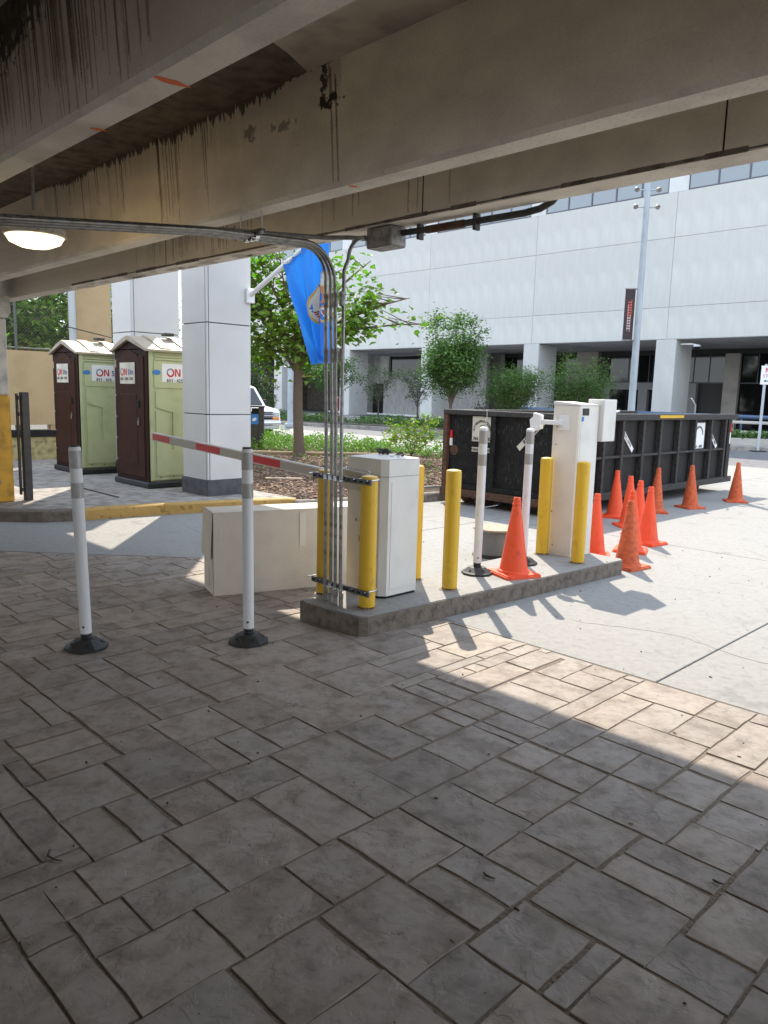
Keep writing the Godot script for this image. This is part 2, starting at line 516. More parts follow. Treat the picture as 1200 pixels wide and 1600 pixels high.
# painted concrete face 8 m long and 0.65 m high, with the soot that ran down it
func stained(key: String, ragged: Array, drips: Array, base: Color, patch := []) -> StandardMaterial3D:
	var w := 1600
	var h := 130
	var n := FastNoiseLite.new()
	n.seed = key.hash() % 1000
	n.frequency = 0.012
	n.fractal_octaves = 5
	var im := Image.create_empty(w, h, false, Image.FORMAT_RGB8)
	var r := RandomNumberGenerator.new()
	r.seed = 100 + key.hash() % 100
	var n2 := FastNoiseLite.new()
	n2.seed = 8
	n2.frequency = 0.11
	var pore := FastNoiseLite.new()
	pore.seed = 77
	pore.frequency = 0.16
	for x in w:
		# depth of the dark ragged rim along the top, in pixels
		var rim := 0.0
		for g in ragged:
			var t: float = (x - g[0] * 200.0) / ((g[1] - g[0]) * 200.0)
			if t > 0 and t < 1:
				rim = maxf(rim, g[2] * 200.0 * minf(1.0, minf(t, 1 - t) * 6.0) * (0.55 + 0.9 * n2.get_noise_1d(x) + 0.5 * n.get_noise_1d(x * 0.7)))
		for y in h:
			var v := 1.0 + 0.16 * n.get_noise_2d(x, y * 1.6) + 0.10 * n2.get_noise_2d(x * 2.0, y * 4.0) + r.randf_range(-0.03, 0.03)
			if pore.get_noise_2d(x, y) > 0.62:
				v *= 0.72
			if y == 84 or y == 40:
				v *= 0.94
			var c := base * v
			if y < rim:
				c = c.lerp(Color(0.035, 0.026, 0.018), clampf((rim - y) / 3.0, 0.0, 0.92))
			elif rim > 0.0:
				c = c * lerpf(0.72, 1.0, clampf((y - rim) / 50.0, 0, 1))
			im.set_pixel(x, y, c.linear_to_srgb())
	for d in drips:
		for k in int(d[2]):
			var x := r.randf_range(d[0], d[1]) * 200.0
			var y0 := int(r.randf_range(0, d[5] * h)) if d.size() > 5 else 0
			var y1 := int(h * r.randf_range(d[3], d[4]))
			var wd := r.randf_range(0.3, 1.3)
			var dark := r.randf_range(0.35, 0.8)
			for y in range(y0, mini(y1, h)):
				x += r.randf_range(-0.12, 0.12)
				var taper := 1.0 - 0.5 * float(y - y0) / maxf(1.0, y1 - y0)
				for q in range(int(x - wd * taper), int(x + wd * taper) + 1):
					if q >= 0 and q < w:
						var c := im.get_pixel(q, y)
						im.set_pixel(q, y, c.lerp(Color(0.17, 0.14, 0.11), dark * taper * 0.8))
	for p in patch:
		var cx := int(p[0] * 200.0)
		var cy := int(p[1] * 200.0)
		var rx: float = p[2] * 200.0
		var ry: float = p[3] * 200.0
		for x in range(maxi(0, int(cx - rx * 1.6)), mini(w, int(cx + rx * 1.6))):
			for y in range(maxi(0, int(cy - ry * 1.6)), mini(h, int(cy + ry * 1.6))):
				var d := Vector2((x - cx) / rx, (y - cy) / ry).length() + 1.1 * n.get_noise_2d(x * 6.0, y * 6.0) + 0.5 * n2.get_noise_2d(x * 2.5, y * 2.5)
				if d < 0.75:
					var c := im.get_pixel(x, y)
					im.set_pixel(x, y, c.lerp(Color(0.17, 0.14, 0.115), clampf((0.75 - d) * 6.0, 0.0, p[4])))
	var m := StandardMaterial3D.new()
	m.albedo_texture = ImageTexture.create_from_image(im)
	m.texture_repeat = false
	m.roughness = 0.85
	return m

# ---------------------------------------------------------------- the ground
var pavement: Node3D
var stamped_area: PackedVector2Array
var slab_cells := {}
const CELL := 0.03

func stone(poly: PackedVector2Array) -> void:
	if Geometry2D.is_polygon_clockwise(poly):
		poly.reverse()
	var inner := Geometry2D.offset_polygon(poly, -0.0028)
	if inner.is_empty():
		return
	poly = inner[0]
	# points along the rim, a little uneven like pressed slate
	var rim := []
	var mid := Vector2.ZERO
	for i in poly.size():
		var a := poly[i]
		var b := poly[(i + 1) % poly.size()]
		var n := 3 if a.distance_to(b) > 0.3 else 2
		if a.distance_to(b) < 0.06:
			n = 1
		for k in n:
			var q := a.lerp(b, (k + (0.0 if k == 0 else rng.randf_range(-0.2, 0.2))) / n)
			q += Vector2(rng.randf_range(-1, 1), rng.randf_range(-1, 1)) * 0.0035
			rim.append(q)
			mid += q
	mid /= rim.size()
	var tilt := Vector2(rng.randf_range(-1, 1), rng.randf_range(-1, 1)) * 0.004
	var rise := rng.randf_range(-0.0015, 0.0015)
	var st := S()
	var top := []
	var low := []
	for q in rim:
		var d: Vector2 = (mid - q).normalized()
		var w := rng.randf_range(0.0025, 0.008)
		var t: Vector2 = q + d * w
		top.append(Vector3(t.x, rise + (t - mid).dot(tilt) + rng.randf_range(-0.0008, 0.0008), t.y))
		low.append(Vector3(q.x, -0.010, q.y))
	var tv := rng.randf_range(0.84, 1.06)
	var tone := Color(tv, tv, tv * rng.randf_range(0.98, 1.02))
	var sand := Color(0.62, 0.54, 0.44)
	var tones := []
	for q in rim:
		var e := tv * rng.randf_range(0.86, 1.08)
		tones.append(Color(e * 1.01, e * 0.99, e * 0.955))
	var c := Vector3(mid.x, rise + rng.randf_range(0.0, 0.0012), mid.y)
	var n := rim.size()
	for i in n:
		var j := (i + 1) % n
		st.set_smooth_group(1)
		var order := [i, j] if (top[j] - c).cross(top[i] - c).y > 0 else [j, i]
		st.set_color(tone)
		st.add_vertex(c)
		for k in order:
			st.set_color(tones[k])
			st.add_vertex(top[k])
		st.set_smooth_group(-1)
		order = [i, j] if (top[i] - top[j]).cross(low[j] - top[j]).dot(Vector3(mid.x, 0, mid.y) - top[j]) > 0 else [j, i]
		for v in [[0, order[0]], [0, order[1]], [1, order[1]], [0, order[0]], [1, order[1]], [1, order[0]]]:
			st.set_color(sand if v[0] else tones[v[1]])
			st.add_vertex(low[v[1]] if v[0] else top[v[1]])
	part("slab", st, mats.slate[rng.randi() % 6], pavement)

func slab(x0: float, x1: float, z0: float, z1: float) -> void:
	for i in range(int(floor(x0 / CELL + 0.5)), int(floor(x1 / CELL + 0.5))):
		for j in range(int(floor(z0 / CELL + 0.5)), int(floor(z1 / CELL + 0.5))):
			slab_cells[Vector2i(i, j)] = true
	for p in Geometry2D.intersect_polygons(P2([x0, z0, x1, z0, x1, z1, x0, z1]), stamped_area):
		stone(p)

# the rest of the pattern, where the photograph is too oblique to follow joint by joint
func fill_slabs() -> void:
	var i0 := int(-8.9 / CELL)
	var i1 := int(0.8 / CELL)
	var j0 := int(-4.47 / CELL)
	var j1 := int(0.0 / CELL)
	var sizes := [9, 11, 13, 15, 16, 19, 22]
	for j in range(j1, j0, -1):
		for i in range(i1, i0, -1):
			var c := Vector2i(i, j)
			var at := Vector2(i + 0.5, j + 0.5) * CELL
			if slab_cells.has(c) or not Geometry2D.is_point_in_polygon(at, stamped_area):
				continue
			if at.x + at.y * -0.3 > 0.9 or (at.x < -4.4 and at.y > -0.25):
				continue
			var w: int = sizes[rng.randi() % sizes.size()]
			var h: int = sizes[rng.randi() % sizes.size()]
			if rng.randf() < 0.04:
				h = 4
			var ww := 0
			while ww < w + 4 and not slab_cells.has(Vector2i(i - ww, j)):
				ww += 1
			if ww < w + 4:
				w = ww if ww < w + 3 else w
			else:
				ww = w
			w = mini(w, ww)
			var hh := 0
			while hh < h + 4:
				var free := true
				for k in w:
					if slab_cells.has(Vector2i(i - k, j - hh)):
						free = false
						break
				if not free:
					break
				hh += 1
			if hh < h + 4:
				h = hh
			for a in w:
				for b in h:
					slab_cells[Vector2i(i - a, j - b)] = true
			var x1 := (i + 1) * CELL
			var z1 := (j + 1) * CELL
			if w >= 2 and h >= 2:
				for p in Geometry2D.intersect_polygons(P2([x1 - w * CELL, z1 - h * CELL, x1, z1 - h * CELL, x1, z1, x1 - w * CELL, z1]), stamped_area):
					stone(p)

func ground() -> void:
	struct("ground", span(Vector3(-260, -0.6, -300), Vector3(160, -0.07, 120)), mats.earth)
	stamped_area = P2([-9.05, -2.1, -8.32, -2.76, -6.89, -4.1, -6.5, -4.45, 1.4, -4.45, 1.4, 0.6, -9.05, 0.6])
	struct("pavement_bed", span(Vector3(-9.4, -0.06, -4.46), Vector3(1.5, -0.0052, 0.8)), mats.joint)
	pavement = struct_root("stamped_pavement")
	traced_slabs()
	fill_slabs()
	# broom-finished concrete of the drive, in bays with joints
	var drive := struct_root("driveway")
	var xs := [-30.0, -22.0, -16.2, -11.3, -6.6, -2.03, 2.6, 7.2, 14.0, 24.0, 40.0]
	var zs := [-22.2, -18.3, -13.6, -9.0, -4.45]
	for i in xs.size() - 1:
		for j in zs.size() - 1:
			if xs[i] < -7 and zs[j] > -16 and xs[i + 1] < -9:
				continue
			var g := 0.006
			part("concrete_bay", span(Vector3(xs[i] + g, -0.06, zs[j] + g), Vector3(xs[i + 1] - g, rng.randf_range(-0.001, 0.001), zs[j + 1] - g), 0.004), mats.lot, drive)
	part("concrete_bay", slab_poly(S(), P2([-6.9, -4.11, -8.33, -2.77, -9.06, -2.11, -12.0, -0.4, -12.0, -9.0, -6.606, -9.0, -6.606, -4.39]), -0.06, 0.0), mats.lot, drive)
	struct("driveway_joint_bed", span(Vector3(-30, -0.065, -22.19), Vector3(40, -0.025, -4.46)), mats.kerb_dark)
	# garage floor round and behind the stamped part
	struct("garage_floor", span(Vector3(-20, -0.065, 0.805), Vector3(12, -0.004, 15.7)), mats.walk)
	struct("garage_floor", span(Vector3(1.505, -0.065, -4.44), Vector3(12, -0.004, 0.8)), mats.lot)
	struct("garage_floor", span(Vector3(-20, -0.065, -2.0), Vector3(-9.41, -0.03, 0.8)), mats.walk)
	struct("back_yard", span(Vector3(-60, -0.068, 15.71), Vector3(60, -0.02, 60)), mats.lot)  # out of view, pale concrete bouncing light up under the deck
	struct("back_yard", span(Vector3(12.01, -0.068, -4.44), Vector3(60, -0.02, 15.7)), mats.lot)
	struct("street", span(Vector3(-120, -0.065, -44), Vector3(60, -0.012, -22.2)), mats.asphalt)
	# pavement on the far side of the street
	struct("far_sidewalk", slab_poly(S(), P2([-90, -12.1, -26.75, -26.26, -10.5, -29.9, 40, -41.2, 40, -70, -90, -70]), -0.06, 0.14), mats.walk)
	struct("covered_drive", span(Vector3(-62, 0.0, -46.1), Vector3(-36.2, 0.146, -37.4)), mats.dark_floor)
	struct("median_strip", slab_poly(S(), P2([-40.0, -23.7, -26.9, -26.7, -24.0, -27.35, -24.6, -30.2, -41.0, -27.0]), 0.1, 0.2), mats.earth)
	# pavement under the pillars, its rounded corner towards us
	var edge := [Vector2(-9.0, -7.0), Vector2(-9.14, -6.85), Vector2(-9.34, -6.2), Vector2(-9.52, -5.55), Vector2(-9.66, -5.0), Vector2(-9.74, -4.5), Vector2(-9.78, -4.1), Vector2(-9.94, -3.64), Vector2(-10.31, -3.24), Vector2(-11.0, -2.85), Vector2(-12.4, -2.5), Vector2(-20, -2.3)]
	var inner := []
	for i in edge.size():
		var t: Vector2 = (edge[mini(i + 1, edge.size() - 1)] - edge[maxi(i - 1, 0)]).normalized()
		inner.append(edge[i] + Vector2(t.y, -t.x) * -0.16)
	var body := PackedVector2Array(inner)
	body.append(Vector2(-24, -2.3))
	body.append(Vector2(-24, -7.0))
	struct("sidewalk", slab_poly(S(), body, -0.06, 0.147), mats.walk)
	var kerb := struct_root("kerb")
	var runs := [[0, 3, "yellow"], [3, 6, "yellow"], [6, 8, "dark"], [8, 11, "dark"]]
	for r in runs:
		var st := S()
		for i in range(r[0], r[1]):
			var a: Vector2 = edge[i]
			var b: Vector2 = edge[i + 1]
			var c: Vector2 = inner[i + 1]
			var d: Vector2 = inner[i]
			var lip := 0.018
			var e := a.lerp(d, 0.13)
			var f := b.lerp(c, 0.13)
			quad(st, Vector3(a.x, 0.15 - lip, a.y), Vector3(b.x, 0.15 - lip, b.y), Vector3(b.x, -0.06, b.y), Vector3(a.x, -0.06, a.y))
			quad(st, Vector3(e.x, 0.15, e.y), Vector3(f.x, 0.15, f.y), Vector3(b.x, 0.15 - lip, b.y), Vector3(a.x, 0.15 - lip, a.y))
			quad(st, Vector3(d.x, 0.15, d.y), Vector3(c.x, 0.15, c.y), Vector3(f.x, 0.15, f.y), Vector3(e.x, 0.15, e.y))
		var k := part("kerb_stone", st, mats.kerb_yellow if r[2] == "yellow" else mats.kerb_dark, kerb)
		if r[2] == "yellow":
			k.set_meta("label", "worn yellow painted kerb edge")
	# hairline cracks in the concrete, grit and bits lying about
	var cracks := [[-8.6, -4.95, -7.7, -4.75, -6.9, -4.55], [-8.0, -5.9, -7.1, -5.3, -6.3, -5.2], [-3.1, -5.2, -2.4, -5.5, -1.7, -5.35, -1.2, -5.6], [-1.2, -6.6, 0.2, -6.1, 1.2, -6.4], [-3.4, -9.5, -2.6, -8.9, -1.9, -9.1]]
	for c in cracks:
		var line := []
		for i in range(0, c.size() - 2, 2):
			for k in 8:
				var t: float = k / 8.0
				line.append(Vector3(lerpf(c[i], c[i + 2], t) + rng.randf_range(-0.02, 0.02), -0.0005, lerpf(c[i + 1], c[i + 3], t) + rng.randf_range(-0.02, 0.02)))
		part("crack", tube(S(), line, 0.002, 4), mats.kerb_dark, drive)
	var bits := []
	var tones := []
	for k in 520:
		var q := Vector3(rng.randf_range(-8, 1.2), 0.004, rng.randf_range(-9, -0.3))
		var b := Basis(Vector3.UP, rng.randf() * TAU).scaled(Vector3(rng.randf_range(0.4, 1.6), rng.randf_range(0.5, 1.2), rng.randf_range(0.4, 1.0)) * (0.5 if rng.randf() < 0.7 else 1.0))
		if q.x < -3.6 and q.x > -4.6 and q.z < -3.5 and q.z > -7.2:
			q.y = 0.154
		bits.append(Transform3D(b, q))
		var v := rng.randf_range(0.15, 1.3) if rng.randf() < 0.8 else 2.2
		tones.append(Color(v, v * 0.9, v * 0.8))
	var gm := M(L(0.12, 0.10, 0.08), 0.95)
	gm.vertex_color_use_as_albedo = true
	scatter("grit", bx(Vector3.ZERO, Vector3(0.016, 0.008, 0.011), 0.003).commit(), gm, bits, tones, null)
	var twig := M(L(0.05, 0.035, 0.025), 0.95)
	var lying := [["long curved dark twig near the lower left of the stamped paving", -2.75, -0.98, 0.10], ["short dark twig in the joints right of the paving's centre", -1.55, -2.1, 0.05], ["dark dry leaf stalk beside a joint at the lower right of the paving", -0.95, -2.7, 0.04]]
	for s in lying:
		tag(part("twig", tube(S(), [Vector3(s[1], 0.006, s[2]), Vector3(s[1] + s[3] * 0.35, 0.009, s[2] + s[3] * 0.2), Vector3(s[1] + s[3] * 0.7, 0.008, s[2] + s[3] * 0.12), Vector3(s[1] + s[3], 0.006, s[2] - s[3] * 0.1)], [0.004, 0.005, 0.004, 0.002], 5), twig), s[0], "twig", "twigs on the paving")
	# planting bed
	var bed := P2([-9.0, -7.14, -8.72, -8.04, -8.46, -9.73, -8.6, -11.5, -10.2, -16.4, -23.5, -16.4, -23.5, -7.0])
	struct("planting_bed", slab_poly(S(), bed, -0.06, 0.11), mats.mulch)
	var bk := struct_root("bed_kerb")
	var line := [Vector2(-9.0, -6.99), Vector2(-8.86, -7.3), Vector2(-8.68, -8.04), Vector2(-8.42, -9.73), Vector2(-8.55, -11.5), Vector2(-10.15, -16.45), Vector2(-23.6, -16.45)]
	for i in line.size() - 1:
		var a: Vector2 = line[i]
		var b: Vector2 = line[i + 1]
		var m := (a + b) / 2
		var xf := Transform3D(Basis(Vector3.UP, -(b - a).angle()), Vector3(m.x, 0.04, m.y))
		part("kerb_stone", bx(Vector3.ZERO, Vector3(a.distance_to(b) - 0.008, 0.2, 0.15), 0.02, xf), mats.kerb, bk)

# ---------------------------------------------------------------- the parking garage above us
func garage() -> void:
	var g := thing("parking_garage", "concrete parking garage whose ribbed deck and beams span overhead", "parking garage")
	# deck underside and slab: long double tees, ribs along x
	part("deck_slab", span(Vector3(-12.5, 3.55, -3.6), Vector3(12, 3.75, 15.7)), mats.deck, g)
	var beams := [[-2.95, "b"], [-1.48, "a"], [-0.02, ""], [1.45, ""], [2.9, ""], [4.4, ""], [5.9, ""], [7.4, ""], [8.9, ""], [10.4, ""], [11.9, ""], [13.4, ""], [14.9, ""]]
	var base := Color(0.68, 0.615, 0.515)
	var face_mats := {
		"b": stained("b", [[0.4, 3.3, 0.07], [2.3, 4.3, 0.09], [3.9, 4.62, 0.02]], [[0.6, 2.2, 14, 0.3, 0.9], [2.55, 2.85, 11, 0.7, 1.0], [3.15, 3.32, 3, 0.6, 1.0], [4.46, 4.58, 4, 0.95, 1.0, 0.2], [0.9, 3.4, 10, 0.2, 0.5]], base, [[4.52, 0.19, 0.11, 0.045, 0.95], [4.48, 0.08, 0.04, 0.1, 0.8], [4.1, 0.23, 0.12, 0.03, 0.35], [3.75, 0.2, 0.06, 0.06, 0.4]]),
		"a": stained("a", [[2.5, 4.5, 0.26]], [[3.2, 4.7, 80, 0.7, 1.0], [4.9, 5.25, 12, 0.8, 1.0], [4.0, 4.9, 24, 0.6, 1.0]], base * 0.78, [[3.7, 0.12, 0.5, 0.16, 0.9]]),
	}
	for b in beams:
		var z: float = b[0]
		var o := MeshInstance3D.new()
		o.name = "beam"
		var m := ArrayMesh.new()
		# stem tapers from 0.26 at the deck to 0.175 at its foot
		var zf := z
		var zt := z + 0.04
		var zb := z - 0.175
		var zbt := z - 0.215
		var st := S()
		quad(st, Vector3(-12.5, 2.925, zb), Vector3(12, 2.925, zb), Vector3(12, 3.55, zbt), Vector3(-12.5, 3.55, zbt))
		quad(st, Vector3(-12.5, 2.9, zb + 0.02), Vector3(12, 2.9, zb + 0.02), Vector3(12, 2.925, zb), Vector3(-12.5, 2.925, zb))
		quad(st, Vector3(-12.5, 2.9, zf - 0.02), Vector3(12, 2.9, zf - 0.02), Vector3(12, 2.9, zb + 0.02), Vector3(-12.5, 2.9, zb + 0.02))
		quad(st, Vector3(-12.5, 2.925, zf), Vector3(12, 2.925, zf), Vector3(12, 2.9, zf - 0.02), Vector3(-12.5, 2.9, zf - 0.02))
		quad(st, Vector3(-12.5, 3.55, zbt), Vector3(-12.5, 3.55, zt), Vector3(-12.5, 2.925, zf), Vector3(-12.5, 2.925, zb))
		quad(st, Vector3(12, 3.55, zt), Vector3(12, 3.55, zbt), Vector3(12, 2.925, zb), Vector3(12, 2.925, zf))
		st.generate_normals()
		st.commit(m)
		m.surface_set_material(0, mats.beam)
		var f := S()
		quad_uv(f, Vector3(-12.5, 3.55, zt), Vector3(12, 3.55, zt), Vector3(12, 2.925, zf), Vector3(-12.5, 2.925, zf), Rect2(-0.5625, 0, 3.0625, 0.97))
		f.generate_normals()
		f.commit(m)
		m.surface_set_material(1, face_mats.get(b[1], mats.deck))
		o.mesh = m
		g.add_child(o, true)
	# sooty patch on the deck between the ribs, ending at the joint of two tees
	var soot := S()
	var pts := P2([-12.4, -1.72, -3.45, -1.72, -3.42, -2.0, -3.47, -2.45, -3.56, -2.7, -3.66, -2.905, -12.4, -2.905])
	slab_poly(soot, pts, 3.547, 3.549)
	part("soot_stain", soot, M(L(0.17, 0.135, 0.10), 0.95, {"tex": tex.grime, "scale": 0.9, "over": tex.blotch, "over_scale": 0.4}), g)
	# edge beam over the entrance, with its ledge
	var zi := -3.78
	var em := ArrayMesh.new()
	var st := S()
	quad(st, Vector3(-12.5, 2.9, zi), Vector3(12, 2.9, zi), Vector3(12, 2.9, -3.97), Vector3(-12.5, 2.9, -3.97))
	quad(st, Vector3(12, 2.9, -3.97), Vector3(12, 4.7, -3.97), Vector3(-12.5, 4.7, -3.97), Vector3(-12.5, 2.9, -3.97))
	quad(st, Vector3(-12.5, 4.7, -3.97), Vector3(12, 4.7, -3.97), Vector3(12, 4.7, zi), Vector3(-12.5, 4.7, zi))
	quad(st, Vector3(-12.5, 4.7, zi), Vector3(12, 4.7, zi), Vector3(12, 3.56, zi), Vector3(-12.5, 3.56, zi))
	st.generate_normals()
	st.commit(em)
	em.surface_set_material(0, mats.beam)
	var f := S()
	quad_uv(f, Vector3(-12.5, 3.56, zi), Vector3(12, 3.56, zi), Vector3(12, 2.9, zi), Vector3(-12.5, 2.9, zi), Rect2(-0.5625, 0, 3.0625, 1))
	f.generate_normals()
	f.commit(em)
	em.surface_set_material(1, stained("c", [], [[1.2, 2.2, 30, 0.75, 1.0, 0.3], [2.2, 3.9, 14, 0.5, 1.0, 0.3], [0.2, 1.2, 10, 0.4, 1.0], [4.2, 4.9, 3, 0.9, 1.0]], Color(0.66, 0.60, 0.50), [[2.25, 0.5, 0.05, 0.07, 0.8]]))
	var e := MeshInstance3D.new()
	e.name = "edge_beam"
	e.mesh = em
	g.add_child(e, true)
	# vertical joints in the edge beam
	for x in [-1.62, -3.55, -6.9]:
		part("joint", span(Vector3(x, 2.905, zi - 0.001), Vector3(x + 0.008, 3.5, zi + 0.002)), mats.slot, g)
	# spalled flakes of pale paint along the ledge underside
	var r := RandomNumberGenerator.new()
	r.seed = 12
	for k in 26:
		var x := r.randf_range(-9.5, -4.7)
		var z := r.randf_range(-3.95, -3.82)
		var q := PackedVector2Array()
		var wx := r.randf_range(0.06, 0.24)
		for a in 8:
			var t := TAU * a / 8
			q.append(Vector2(x + cos(t) * wx * r.randf_range(0.5, 1), z + sin(t) * 0.03 * r.randf_range(0.5, 1.1)))
		q = Geometry2D.convex_hull(q)
		q.remove_at(q.size() - 1)
		part("paint_flake", slab_poly(S(), q, 2.8965, 2.8985), mats.cream, g)
	# dirt line where beam and ledge meet
	var dl := S()
	for k in 40:
		var x := -9.0 + k * 0.2
		box(dl, Vector3(x, 2.9 + 0.012, zi + 0.003), Vector3(0.2, r.randf_range(0.006, 0.03), 0.006))
	part("dirt_line", dl, mats.kerb_dark, g)
	# sprayed marks on the feet of the ribs
	for s in [[-2.80, -2.79, -1.50, -1.645, 0.05], [-3.55, -3.53, -1.585, -1.65, 0.035], [-3.36, -3.35, -2.975, -3.03, 0.035]]:
		var st2 := S()
		var n := 9
		var q := PackedVector2Array()
		for k in n:
			var t := k / (n - 1.0)
			q.append(Vector2(lerpf(s[0], s[1], t) - s[4] * 0.4 * sin(t * 2.6 + 0.4) * r.randf_range(0.8, 1.2), lerpf(s[2], s[3], t)))
		for k in n:
			var t := 1.0 - k / (n - 1.0)
			q.append(Vector2(lerpf(s[0], s[1], t) + s[4] * 0.4 * sin(t * 2.6 + 0.4) * r.randf_range(0.8, 1.2), lerpf(s[2], s[3], t)))
		slab_poly(st2, q, 2.8975, 2.899)
		part("spray_mark", st2, mats.spray, g)
	# column at the left with its corbel
	var col := part("column", span(Vector3(-11.7, 1.6, -3.66), Vector3(-10.98, 2.62, -3.05), 0.02), mats.cream, g)
	var low := part("column_foot", span(Vector3(-11.703, 0.145, -3.663), Vector3(-10.977, 1.598, -3.047), 0.02), mats.column_yellow, g)
	low.set_meta("label", "yellow painted lower part of the column")
	part("corbel", prism(S(), P2([-3.05, 2.62, -3.66, 2.62, -3.7, 2.68, -3.7, 2.895, -3.0, 2.895, -3.0, 2.68]), -11.72, -10.92, Transform3D(Basis(Vector3(0, 0, 1), Vector3(0, 1, 0), Vector3(1, 0, 0)), Vector3.ZERO)), mats.cream, g)
	part("column", span(Vector3(-11.7, 2.9, -3.6), Vector3(-10.98, 3.55, -3.2)), mats.cream, g)
	# chipped paint on the yellow foot
	var ch := S()
	for k in 14:
		var y := r.randf_range(0.3, 1.5)
		var z := r.randf_range(-3.6, -3.1)
		var q := PackedVector2Array()
		for a in 7:
			q.append(Vector2(z + cos(a * 0.9) * 0.02 * r.randf_range(0.3, 1), y + sin(a * 0.9) * 0.045 * r.randf_range(0.2, 1)))
		q = Geometry2D.convex_hull(q)
		q.remove_at(q.size() - 1)
		prism(ch, q, -0.001, 0.002, Transform3D(Basis(Vector3(0, 0, 1), Vector3(0, 1, 0), Vector3(1, 0, 0)), Vector3(-10.9765, 0, 0)))
	part("paint_chip", ch, mats.chip, g)
	# unseen garage parts behind and beside the viewer, upper floor with its parapet
	part("side_wall", span(Vector3(-12.0, -0.05, -0.35), Vector3(-11.7, 3.55, 3.5)), mats.dark_wall, g)  # out of view, placed to darken the paving at the lower left
	for x in [-11.6, -4.6, 2.4, 9.0]:
		for z in [7.0, 15.0]:
			part("column", span(Vector3(x, -0.05, z), Vector3(x + 0.6, 3.55, z + 0.6), 0.02), mats.cream, g)
	part("edge_beam", span(Vector3(-12, 2.9, 15.7), Vector3(12, 4.6, 15.9)), mats.cream, g)
	part("upper_deck", span(Vector3(-12.5, 4.0, -3.75), Vector3(12, 4.2, 15.7)), mats.deck, g)
	# unseen walkway above the white pillars, placed to shade the ground at the entrance
	var sw := thing("raised_walkway", "raised walkway girder carried by the white pillars, high outside the entrance", "walkway", Vector3(-10, 5.68, -6.55))
	part("girder", span(Vector3(-18, 0.0, -0.45), Vector3(24, 2.3, 0.4), 0.02), mats.panel, sw)

func ceiling_lamp() -> void:
	var t := thing("ceiling_lamp", "lit round canopy lamp hanging under the concrete deck by the left edge", "lamp", Vector3(-5.76, 2.79, -2.14))
	part("rod", tube(S(), [Vector3(0, 0.16, 0), Vector3(0, 0.76, 0)], 0.012, 8), mats.steel_dull, t)
	part("housing", lathe(S(), [Vector2(0.001, 0.17), Vector2(0.06, 0.165), Vector2(0.075, 0.12), Vector2(0.15, 0.10), Vector2(0.205, 0.045), Vector2(0.21, 0.0), Vector2(0.195, -0.005)], 28, Vector3.ZERO, true), mats.cream, t)
	var ribs := S()
	for k in 28:
		var a := TAU * k / 28
		tube(ribs, [Vector3(cos(a) * 0.16, 0.096, sin(a) * 0.16), Vector3(cos(a) * 0.214, 0.005, sin(a) * 0.214)], 0.004, 4)
	part("rim_ribs", ribs, mats.cream, t)
	var m := M(L(0.8, 0.75, 0.6), 0.4)
	m.emission_enabled = true
	m.emission = Color(1.0, 0.93, 0.78)
	m.emission_energy_multiplier = 1.0
	part("lamp_lens", lathe(S(), [Vector2(0.195, -0.002), Vector2(0.17, -0.045), Vector2(0.10, -0.075), Vector2(0.001, -0.085)], 28, Vector3.ZERO, true), m, t)
	var l := OmniLight3D.new()
	l.name = "lamp_glow"
	l.light_color = Color(1.0, 0.86, 0.6)
	l.light_energy = 0.12
	l.light_size = 0.15
	l.omni_range = 12
	l.omni_attenuation = 2.0
	l.shadow_enabled = true
	l.position = Vector3(0, -0.18, 0)
	t.add_child(l)

# bend from direction d0 to d1 about the corner point
func corner(p: Vector3, d0: Vector3, d1: Vector3, r: float, n := 7) -> Array:
	var out := []
	for k in n + 1:
		var t := k / float(n)
		var a := p - d0 * r
		var b := p + d1 * r
		var c := p - d0 * r + d1 * r
		var ang := t * PI / 2
		out.append(c - d1 * r * cos(ang) + d0 * r * sin(ang))
	return out

